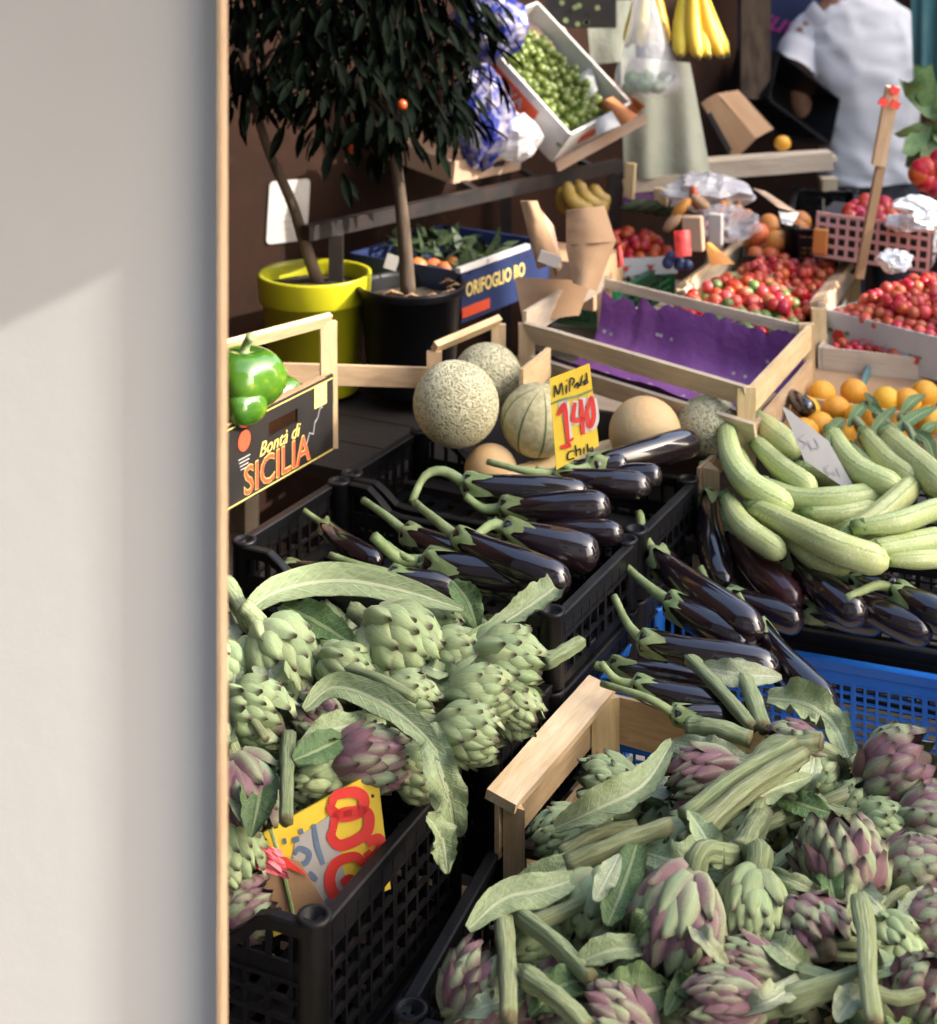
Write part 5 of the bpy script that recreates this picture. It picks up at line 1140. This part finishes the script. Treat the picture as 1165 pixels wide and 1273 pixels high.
for k in range(8):
    q = atY(700+rnd(-8,50), rnd(2,30), 4.085); dm.add([q+Vector((.007*math.cos(a*.8), 0, .007*math.sin(a*.8))) for a in range(8)], [tuple(range(8))[::-1]])
dm.build('pale_spot', M['calyx'], dk)['kind'] = 'stuff'
# ---------------------------------------------------------------- the man
YM = 5.3
def mp(px, py, dy=0): return atY(px, py, YM+dy)
man = thing('person', 'man seen from behind in a white t-shirt and dark jeans holding a dark crate', 'person', (mp(1085,300).x, YM, 0))
def skin_mesh(name, verts, edges, radii, mat_, parent, sub=2, root=0):
    me = bpy.data.meshes.new(name); me.from_pydata([tuple(v) for v in verts], edges, []); me.materials.append(M[mat_])
    o = bpy.data.objects.new(name, me); col.objects.link(o)
    m1_ = o.modifiers.new('skin', 'SKIN'); m1_.use_smooth_shade = True
    for i, r_ in enumerate(radii):
        sv = me.skin_vertices[0].data[i]; sv.radius = (r_ if isinstance(r_, tuple) else (r_, r_)); sv.use_root = (i == root)
    s_ = o.modifiers.new('sub', 'SUBSURF'); s_.levels = sub; s_.render_levels = sub
    bpy.context.view_layer.update(); dg = bpy.context.evaluated_depsgraph_get()
    me2 = bpy.data.meshes.new_from_object(o.evaluated_get(dg)); me2.name = name
    bpy.data.objects.remove(o); me2.polygons.foreach_set('use_smooth', [True]*len(me2.polygons))
    o = bpy.data.objects.new(name, me2); col.objects.link(o)
    if parent: adopt(o, parent)
    return o
pel = mp(1082,235); ch = mp(1062,90); sh = mp(1058,18, .02); nk = mp(1062,-30, .03); hd = Vector((nk.x+.0, nk.y+.10, nk.z+.13)); hd2 = hd+Vector((0,.02,.13))
lsh = mp(998,40,.02); lel = mp(990,122,-.04); lwr = mp(1008,150,-.03); lha = mp(1012,163,-.0)
rsh = mp(1128,40,.02); rel = mp(1165,140,.12); rwr = mp(1130,160,.34)
hipl, hipr = pel+Vector((-.09,0,-.06)), pel+Vector((.09,0,-.06))
kl, kr = Vector((hipl.x, YM+.03, .43)), Vector((hipr.x, YM-.02, .43)); al, ar = Vector((hipl.x, YM-.03, .09)), Vector((hipr.x, YM-.08, .09)); tl_, tr_ = al+Vector((-.02,.16,-.05)), ar+Vector((.02,.16,-.05))
V = [pel, ch, sh, nk, hd, hd2, lsh, lel, lwr, lha, rsh, rel, rwr, hipl, hipr, kl, kr, al, ar, tl_, tr_]
Ed = [(0,1),(1,2),(2,3),(3,4),(4,5),(2,6),(6,7),(7,8),(8,9),(2,10),(10,11),(11,12),(0,13),(0,14),(13,15),(14,16),(15,17),(16,18),(17,19),(18,20)]
Ra = [(.12,.08),(.125,.085),(.09,.06),.055,(.08,.095),(.06,.07),.055,.045,.036,.03,.055,.042,.032,.09,.09,.062,.062,.045,.045,.035,.035]
skin_mesh('body', V, Ed, Ra, 'skin', man)
# fingers of the left hand gripping the crate
for k in range(4):
    a_ = lha+Vector((-.025+.016*k, .03, -.005)); skin_mesh('finger', [a_, a_+Vector((0,.035,-.012)), a_+Vector((.004,.05,-.04))], [(0,1),(1,2)], [.010,.009,.008], 'skin', man, 1)
# shirt: lofted torso with folds, sleeves
def loft(rings, n=40, folds=0.):
    rows_ = []
    for i, (c, rx, ry, tw) in enumerate(rings):
        rows_.append([Vector(c)+(Vector((0, -folds*.16*max(0, 1-abs(noise.noise((math.cos(a)*1.5+i*.09+.4, math.sin(a)*1.5, i*.10))*3.2)), 0)) if math.sin(a) < 0 else Vector())+Vector((rx*math.copysign(abs(math.cos(a))**.85, math.cos(a)), ry*math.copysign(abs(math.sin(a))**.9, math.sin(a)), 0))*(1+folds*noise.noise((math.cos(a)*2.2+i*.13, math.sin(a)*2.2, i*.33)))+Vector((0,0,tw*math.cos(a))) for a in [2*math.pi*k/n for k in range(n+1)]])
    return rows_
def ring(l, r_, py, ry, dy=0, tw=0):
    a_, b_ = mp(l, py, dy), mp(r_, py, dy); return ((a_+b_)/2, (b_-a_).length/2, ry, tw)
rings = [ring(1020,1140,222,.13,0,.01), ring(1019,1139,205,.135,0,.01), ring(1020,1140,180,.125), ring(1018,1140,150,.128), ring(1012,1140,115,.13), ring(1004,1140,85,.13), ring(998,1140,60,.125,.01), ring(1002,1136,35,.115,.015), ring(1015,1128,12,.10,.02), ring(1035,1105,-5,.075,.02), ring(1048,1090,-16,.06,.03)]
rr_ = []
for j in range(len(rings)-1):
    for q in range(5):
        f_ = q/5; A_, B_ = rings[j], rings[j+1]; rr_.append((A_[0].lerp(B_[0], f_), A_[1]+(B_[1]-A_[1])*f_, A_[2]+(B_[2]-A_[2])*f_, A_[3]*(1-f_)+B_[3]*f_))
rr_.append(rings[-1])
MB().grid(loft(rr_, 72, .055)).build('t_shirt', M['shirt'], man, True)
def sleeve(a, b, c, r0, r1):
    pts = cat([a, b, c], 10); MB().tube(pts, [r0+(r1-r0)*i/9+.004*math.sin(i*2.1) for i in range(10)], 18, False, lambda t, s: 1+.07*noise.noise((math.cos(t)*1.5, math.sin(t)*1.5, s*4))).build('sleeve', M['shirt'], man, True)
sleeve(mp(1036,25,.02), mp(1008,52,.03), mp(988,88,-.02), .090, .076)
sleeve(mp(1100,30,.02), mp(1132,60,.03), mp(1150,105,.08), .08, .07)
MB().grid(loft([ring(1024,1138,204,.108), ring(1020,1142,240,.118), ring(1018,1144,285,.125), ring(1024,1140,310,.12)], 40, .03)).build('jeans', M['jeans'], man, True)
for h_, k_, a_ in ((hipl, kl, al), (hipr, kr, ar)): MB().tube(cat([h_+Vector((0,0,-.02)), k_, a_], 12), [.105-.045*i/11 for i in range(12)], 18, True, lambda t, s: 1+.04*noise.noise((math.cos(t)*2, math.sin(t)*2, s*9))).build('trouser_leg', M['jeans'], man, True)
for a_ in (al, ar): MB().box((0,0,0), (.085,.26,.07), Matrix.Translation(a_+Vector((0,.06,-.053))), bev=.025).build('shoe', M['printblack'], man)
MB().lathe([(.001,.13), (.06,.12), (.088,.06), (.092,0), (.085,-.05), (.06,-.085)], 20, Matrix.Translation(hd2+Vector((0,-.015,-.03))), wob=.05).build('hair', M['hair'], man, True)
# dark crate held tilted by the man
hx_ = (atY(1022,185,5.42)-atY(905,100,4.98)).normalized()
hk_, HF = carton('plastic_crate', 'tilted solid black plastic crate held by the man in the white shirt', atY(903,118,4.95), hx_, Vector((.25,.30,.75)), .42, .15, .15, 'black')[:2]
for k in range(7): MB().box((.03+.05*k, -.006, .08), (.006, .008, .15), HF).build('rib', M['black'], hk_)
for zz in (.155, .005): MB().box((.18, -.006, zz), (.37, .010, .012), HF).build('rim', M['blackdust'], hk_)
pile('tomato', 'tomato', 'dark red tomato in the tilted crate the man holds', 'tomatoes in the held crate', BALL['tomato'], Matrix.Translation(atY(1006,158,5.36)) @ Matrix.Rotation(R(30), 4, 'Y'), .10, .12, 0, 9, .026)
# cardboard box behind, on a wooden board
wb0, wb1 = at(862,228,1.0), at(1035,215,1.0)
bt = thing('wooden_shelf', 'pale wooden shelf edge behind the tomatoes, left of the man', 'shelf', ((wb0+wb1)/2)-up*.06)
slat(bt, atY(878,212,4.1), atY(1035,200,4.1), .045, .02, (0,0,1), 'wood2', 'front_board')
for i in range(3): slat(bt, atY(878,203,4.17+.13*i), atY(1035,193,4.17+.13*i), .12, .012, (0,1,0), 'wood2', 'shelf_board')
for px_ in (888, 1030): q = atY(px_, 215, 4.18); slat(bt, Vector((q.x,q.y,0)), q-up*.012, .04, .04, (0,1,0), 'wood2', 'leg')
kb = thing('cardboard_box', 'open cardboard box tipped on its side on the shelf left of the held crate', 'box', atY(905,200,4.3))
kq = lambda L, Y: [atY(x, y, Y) for x, y in L]
for nm_, L_ in (('face_panel', [(872,128),(880,122),(922,190),(913,200)]), ('face_panel', [(880,122),(892,116),(896,123),(884,129)]), ('face_panel', [(884,129),(896,123),(940,172),(922,190)])):
    MB().poly(kq(L_, 4.3), .006, (0,-1,0)).build(nm_, M['card'], kb)
MB().add(kq([(892,116),(940,172)], 4.3)+kq([(962,160),(918,112)], 4.55), [(0,1,2,3)]).build('side_panel', M['card'], kb)
MB().add(kq([(872,128),(892,116)], 4.3)+kq([(918,112),(900,122)], 4.55), [(0,1,2,3)]).build('end_panel', M['card'], kb)
MB().poly(kq([(879,142),(884,139),(910,186),(906,192)], 4.294), .003, (0,-1,0)).build('opening_shade', M['ink'], kb)  # flat black strip painted for the shade inside the box
lemon = link('lemon', BALL['orange'], None, Matrix.Translation(atY(973,178,4.16)) @ Matrix.Diagonal((.022,.02,.02,1))); tag(lemon, 'yellow lemon on the shelf under the held crate', 'lemon')
# posters high on the back wall
pz = tag(MB().box((0,0,0), (.36,.01,.30), Matrix.Translation(atY(976,28,5.75)) @ Matrix.Rotation(.35, 4, 'Y')).build('poster', M['navy']), 'dark blue poster with magenta lettering behind the man, tilted', 'poster')
M['magenta'] = simple('magenta_print', (.45,.03,.25), rough=.6)
text_obj('lettering', 'frutta', .11, M['magenta'], pz, Matrix.Translation(atY(974,30,5.73)) @ Matrix.Rotation(.35, 4, 'Y') @ Matrix.Rotation(R(90), 4, 'X'), 0, shear=.3)
tag(MB().box((0,0,0), (.09,.05,.5), Matrix.Translation(atY(938,20,4.9))).build('post', M['bark']), 'dark brown post behind the bananas at the top', 'post')
# ---------------------------------------------------------------- boxes of red fruit
def box_px(label, fl, fr_, z, depth, h, mat_, name='fruit_box'):
    a_, b_ = at(*fl, z), at(*fr_, z); x_ = (b_-a_).normalized(); y_ = Vector((-x_.y, x_.x, 0)); return carton(name, label, a_-up*h, x_, y_, (b_-a_).length, depth, h, mat_)+((b_-a_).length, depth, h)
# right: white printed carton with red flowers
t3 = box_px('white printed carton with red flowers, heaped with pale red berries', (1030,385), (1190,425), .85, .42, .085, 'white')
pile('berry', 'berry', 'pale red berry heaped in the white flower-printed carton', 'berries in the flower-printed carton', [BALL['berry'], BALL['berry'], BALL['tomato']], t3[1], t3[5]-.02, .40, .075, 290, .0135, .04)
def flower(F_, u, v, s, root, y=-.0045):
    f_ = MB()
    for k in range(6): f_.add([F_ @ Vector((u+s*.55*math.cos(k*1.047)+s*.5*math.cos(a*.785), y-.0003*(k+1), v+s*.55*math.sin(k*1.047)+s*.5*math.sin(a*.785))) for a in range(8)], [tuple(range(8))])
    f_.build('printed_flower', M['red'], root)
    g_ = MB()
    for k in (0.6, 2.6, 4.4): g_.add([F_ @ Vector((u+s*1.5*math.cos(k)+s*.45*math.cos(a*.785), y-.0002, v+s*1.3*math.sin(k)+s*.3*math.sin(a*.785))) for a in range(8)], [tuple(range(8))])
    g_.build('printed_leaf', M['greenfruit'], root)
flower(t3[1], .03, .035, .016, t3[0]); flower(t3[1], .215, .03, .009, t3[0])
text_obj('lettering', 'Ciliegie', .028, M['pink'], t3[0], t3[1] @ Matrix.Translation((.115, -.0045, .035)) @ Matrix.Rotation(R(90), 4, 'X'), 0, shear=.3)
# wooden crate of red fruit below it
wc = wood_crate(at(1022,432,.80), at(1022,432,.80)+Vector((.12,.30,0)), .5, .06, 'low wooden crate with red fruit under the flower-printed carton', 'left', 'wood2', 1, .045)
pile('tomato', 'tomato', 'red fruit showing under the flower-printed carton', 'fruit in the low wooden crate', BALL['tomato'], Matrix.Translation(at(1030,430,.80)) @ Matrix.Rotation(-.38, 4, 'Z'), .42, .05, -.006, 26, .013, .0)
bbx = box_px('pale blue printed box behind the oranges at the right', (1065,490), (1200,505), .775, .25, .05, 'teal')
text_obj('lettering', 'ARANCE', .03, M['paper'], bbx[0], bbx[1] @ Matrix.Translation((.10, -.0045, .028)) @ Matrix.Rotation(R(90), 4, 'X'), .0006)
# oranges with leaves
OR = [(1022,490),(1062,488),(1102,498),(1002,510),(1040,510),(1020,530),(1068,520),(1128,500),(1155,522),(1000,538),(1045,538),(1085,528),(1150,490),(1112,530)]
OL = ['orange at the back left of the tray, second from the dark aubergine','orange in the back row below the wooden crate','orange at the back near the printed blue box','leftmost orange, right beside the small dark aubergine','orange in the centre of the left cluster','orange just above the top of the white paper sign','orange partly under the long leaf, middle of the tray','orange between leaves on the right half of the tray','orange low at the right end under the sprig','lowest orange at the left, touching the paper sign','orange between the paper sign and the sprig','orange under the leaves in the middle front','orange furthest right in the back row','orange hidden most by leaves at the front right']
for i, (x_, y_) in enumerate(OR):
    p = at(x_, y_, .80); o = link('orange', BALL['orange'], None, Matrix.Translation(p) @ Matrix.Rotation(rnd(0,3), 4, 'X') @ Matrix.Diagonal((.026,.026,.025,1))); tag(o, OL[i], 'orange', 'oranges behind the courgettes')
tag(MB().box((0,0,0), (.5,.4,.04), Matrix.Translation(at(1085,520,.755)+Vector((.02,.08,-.02))) @ Matrix.Rotation(-.35, 4, 'Z')).build('fruit_tray', M['card']), 'shallow cardboard tray carrying the oranges', 'tray')
A['lt'] = thing('leafy_sprig', 'sprig of green leaves lying on the oranges', 'leaves', at(1110,520,.80))
for (x0,y0,x1,y1) in [(1055,530,1080,500),(1080,545,1115,505),(1110,540,1165,505),(1140,545,1170,525),(1070,500,1100,520),(1030,545,1050,520),(1120,515,1150,490),(1165,560,1130,535),(1050,545,1020,560),(1095,520,1075,488),(1148,540,1162,572)]:
    leaf(A['lt'], [(x0,y0,.83),((x0+x1)/2,(y0+y1)/2-4,.845),(x1,y1,.835)], rnd(11,18), 'leafd', tooth=.05, wave=.4, n=12, nu=5)
for (x0,y0,x1,y1) in [(1062,520,1085,555),(1120,520,1140,560),(1088,515,1125,548)]: stem_mesh(cat([at(x0,y0,.835), at((x0+x1)/2+4,(y0+y1)/2,.84), at(x1,y1,.83)], 8), .006, A['lt'])
ab = aubergine; ab((985,490,.83),(1008,512,.825),24,'small dark aubergine at the back left of the oranges',None,None,'aub',.05,False)
# T1: wooden box lined with plastic, tomatoes and greens
t1 = box_px('plastic lined wooden box of mixed red and green fruit in the middle', (818,402), (985,424), .83, .40, .07, 'printblack')
pile('tomato', 'tomato', 'red or green small fruit in the plastic lined box', 'mixed fruit in the lined box', [BALL['tomato'], BALL['tomato'], BALL['greenfruit'], BALL['berry']], t1[1], t1[5]-.01, .38, .072, 190, .0145, .025)
for a_, b_ in (((850,352),(922,300)), ((1012,368),(1060,318))): pass
t1w = thing('wooden_crate', 'wooden crate with two raised side rails behind the lined fruit box', 'crate', at(930,360,.82))
slat(t1w, at(848,355,.87), at(922,300,.87), .026, .012, (1,0,.5), 'wood', 'side_rail'); slat(t1w, at(1016,378,.87), at(1062,318,.87), .030, .014, (1,0,.3), 'wood', 'side_rail')
slat(t1w, at(1020,392,.85), at(1062,330,.85), .05, .008, (0,0,1), 'wood2', 'side_slat'); slat(t1w, at(850,372,.85), at(922,312,.85), .04, .008, (0,0,1), 'wood2', 'side_slat')
for q in ((1018,380),(1061,322),(850,357),(921,303)): p = at(*q, .87); slat(t1w, p-up*.005, p-up*.12, .03, .016, (1,0,0), 'wood', 'corner_post')
# T2 behind
t2 = box_px('greyish carton of small red tomatoes behind the lined fruit box', (905,350), (1035,362), .86, .22, .06, 'card2')
pile('tomato', 'tomato', 'small red tomato in the greyish carton', 'tomatoes in the greyish carton', [BALL['tomato'], BALL['berry']], t2[1], t2[5], .2, .056, 120, .0125, .012)
# apricots in a dark crate
ap = box_px('dark crate of apricots in front of the plastic bags', (925,318), (1012,322), .88, .28, .07, 'printblack')
pile('apricot', 'apricot', 'apricot in the dark crate', 'apricots in the dark crate', BALL['apricot'], ap[1], ap[5], .26, .06, 30, .026, .015)
bc = plastic_crate(at(975,282,.95), at(985,232,.95), .17, .10, M['black'], 'small black plastic crate left of the wooden stake', side='left', dipf=.01, dipb=.01, pitch=.02)
# strawberries + green crate
gc = plastic_crate(at(765,362,.85), at(842,318,.85), .20, .09, M['greenpl'], 'green plastic crate under the strawberry carton', side='right', dipf=.012, dipb=.012, pitch=.022)
gc2 = box_px('white carton with printed leaves and strawberries on the green crate', (762,322), (842,318), .875, .20, .04, 'white')
pile('strawberry', 'strawberry', 'red strawberry in the white carton on the green crate', 'strawberries on the green crate', BALL['tomato'], gc2[1], gc2[5], .18, .035, 70, .014, .015)
for u in (.03, .09): flower(gc2[1], u, .018, .006, gc2[0])
for nm_, l_, q_ in (('printed_card', 'upright printed card with a red flower beside the green crate', [(838,288),(858,286),(860,318),(840,320)]), ('printed_card', 'red printed card end sticking up left of the green crate', [(766,308),(772,305),(776,330),(768,333)])):
    pc_ = thing(nm_, l_, 'card', atY(q_[2][0], q_[2][1], 3.3)); sheet('panel', pc_, q_, 3.33, 3.3, 'red', .006)
for (px_, py_, wpx, hpx, Y_, mt, lab) in [(862,290,26,44,3.45,'card2','white upright wooden block beside the red card'),(890,285,18,40,3.5,'paper','pale post behind the strawberries'),(1020,300,18,32,3.55,'apricot','small orange card upright beside the apricots'),(783,225,14,46,3.9,'wood','pale crate post beside the lying bananas'),(822,245,18,24,3.85,'wood','short crate post below the hanging sheet')]:
    w_, h_ = wpx*Y_/F, hpx*Y_/F; tag(MB().box((0,0,0), (w_, w_*.4, h_), Matrix.Translation(atY(px_, py_, Y_)) @ Matrix.Rotation(rnd(-.08,.08), 4, 'Y') @ Matrix.Rotation(-.4, 4, 'Z'), bev=.003).build('upright_block', M[mt]), lab, 'block')
# long low wooden crate under the sheet with purple paper
wl_ = thing('wooden_crate', 'low wooden crate with purple lining under the hanging sheet', 'crate', atY(840,250,3.9))
slat(wl_, atY(775,232,4.0), atY(885,222,4.0), .035, .008, (0,0,1), 'wood2', 'side_slat'); slat(wl_, atY(775,252,3.9), atY(850,245,3.9), .03, .008, (0,0,1), 'purple', 'lining')
for k in range(4): tag(link('courgette', ball('green_veg', 'leafy', 10, 8), None, Matrix.Translation(atY(790+14*k, 255+2*k, 3.85)) @ Matrix.Rotation(1.3, 4, 'Y') @ Matrix.Diagonal((.013,.013,.04,1))), 'dark green courgette in the low crate under the sheet', 'courgette', 'courgettes under the sheet')
# plastic bags with salad
crumple('plastic_bag', 'clear shiny plastic bag of brown goods behind the tomatoes', 'bag', 880, 240, 3.75, 100, 44, 'milky', .09, 31, 18, .5)
crumple('plastic_bag', 'clear plastic bag with green salad in front of the bag of brown goods', 'bag', 905, 278, 3.6, 84, 40, 'clear', .07, 37, 18, .5)
for k in range(12): tag(link('salad_leaf', ball('salad_leaf', random.choice(['salad','apricot','tomato','card']), 9, 6), None, Matrix.Translation(atY(862+rnd(-26,70), 258+rnd(-14,26), 3.66+rnd(-.04,.08))) @ Matrix.Rotation(rnd(0,3), 4, 'Y') @ Matrix.Diagonal((.03,.022,.012,1))), 'loose produce inside the clear plastic bags', 'produce', 'produce in the plastic bags')
sh_ = thing('cardboard_piece', 'pale folded piece of cardboard lying across the crate by the plastic bags', 'cardboard', atY(962,255,3.6)); sheet('panel', sh_, [(936,234),(952,238),(992,264),(968,258)], 3.6, 3.5, 'card2', .01); sheet('panel', sh_, [(968,262),(994,264),(985,280),(972,278)], 3.5, 3.45, 'paper', .004)
dvz = thing('plum', 'dark plums in a heap beside the green crate', 'plums', atY(842,325,3.3)); 
for k in range(7): adopt(link('fruit', ball('plum', 'navy', 10, 7), None, Matrix.Translation(atY(842+rnd(-14,14), 322+rnd(-8,10), 3.32)) @ Matrix.Diagonal((.012,.012,.011,1))), dvz)
# cardboard strip on the lined box
sh2 = thing('cardboard_piece', 'orange-brown cardboard strip between the plums and the wooden rail', 'cardboard', atY(890,320,3.3)); sheet('panel', sh2, [(876,302),(884,302),(914,328),(884,330)], 3.35, 3.28, 'apricot', .006)
# wooden stake leaning
stk = thing('wooden_stake', 'tall rough wooden stake leaning upright in front of the man', 'stake', atY(1070,345,3.45))
slat(stk, atY(1068,345,3.45), atY(1096,200,3.42), .018, .016, (1,0,0), 'card', 'lower_stick'); slat(stk, atY(1092,205,3.41), atY(1110,108,3.38), .028, .016, (1,0,0), 'wood', 'upper_lath')
for x_, y_ in ((1113,130),(1098,127),(1112,112)): MB().box((0,0,0), (.018,.006,.016), Matrix.Translation(atY(x_,y_,3.37)) @ Matrix.Rotation(.5, 4, 'Y')).build('red_scrap', M['red'], stk)
# pink perforated basket of tomatoes
bk0, bk1 = atY(1045,328,3.55), atY(1125,340,3.5)
bk = thing('perforated_basket', 'pinkish basket with round holes full of red tomatoes behind the stake', 'basket', (bk0+bk1)/2)
M['pinkpl'] = simple('pale_pink_plastic', (.50,.26,.24), (.56,.32,.29), 8, .5)
MB().box((0,.12,-.01), (.24,.22,.09), frame((bk0+bk1)/2+up*.06, (bk1-bk0), Vector((0,1,0)))).build('body', M['steel'], bk)
pf = MB(); Mb_ = frame((bk0+bk1)/2+up*.06, (bk1-bk0), up)
for i in range(12):
    pf.box((-.12+.0218*i, 0, .004), (.007, .10, .006), Mb_)
for j in range(5): pf.box((0, -.046+.023*j, .0047), (.245, .007, .006), Mb_)
pf.build('perforated_side', M['pinkpl'], bk)
pile('tomato', 'tomato', 'big red tomato on top of the perforated basket', 'tomatoes in the perforated basket', BALL['tomato'], frame(bk0+up*.10-Vector((0,-.02,0)), (bk1-bk0), Vector((0,1,0))), .24, .22, .0, 30, .020, .012)
# white plastic in the sun, greens at the right edge
for k, (px_, py_, wpx, hpx, Y_) in enumerate([(1140,255,60,22,3.45),(1122,278,40,22,3.5),(1150,275,46,24,3.4),(1112,325,44,26,3.3),(1150,300,30,60,3.6)]):
    crumple('plastic_film', ['crumpled white plastic film glaring in the sun, topmost','crumpled white plastic film glaring in the sun, left end of the upper heap','crumpled white plastic film glaring in the sun at the right edge','lowest crumpled white plastic film just above the berries','white plastic film standing up behind the glaring heap'][k], 'plastic film', px_, py_, Y_, wpx, hpx, 'whiteplastic', .04, 50+k*3, 14, .6)
A['cab'] = thing('green_vegetable', 'leafy green vegetables at the right edge behind the man', 'greens', atY(1160,160,3.9))
for k in range(16):
    a_ = rnd(0, 6.28); c_ = atY(1158, 165, 3.9); p_ = [c_+Vector((math.cos(a_)*r_*.5, rnd(-.03,.03), math.sin(a_)*r_+.02)) for r_ in (.02, .08, .14)]
    MB().grid([[q+Vector((s*.03*math.sin(math.pi*(i+.6)/3.4), 0, .012*abs(s))) for s in (-1, -.3, .3, 1)] for i, q in enumerate(p_)]).build('leaf', M['salad'], A['cab'], True)
for k in range(7): tag(link('tomato', BALL['tomato'], None, Matrix.Translation(atY(1152+rnd(-8,22), 215+rnd(-18,20), 3.8)) @ Matrix.Diagonal((.03,.03,.028,1))), 'large orange-red tomato at the right edge under the greens', 'tomato', 'tomatoes at the right edge')
cloth('cloth_sheet', 'teal cloth hanging at the upper right corner behind the man', 'cloth', (1132,-20), (1200,-20), (1200,120), (1136,110), 4.7, 'teal', 3, .02)
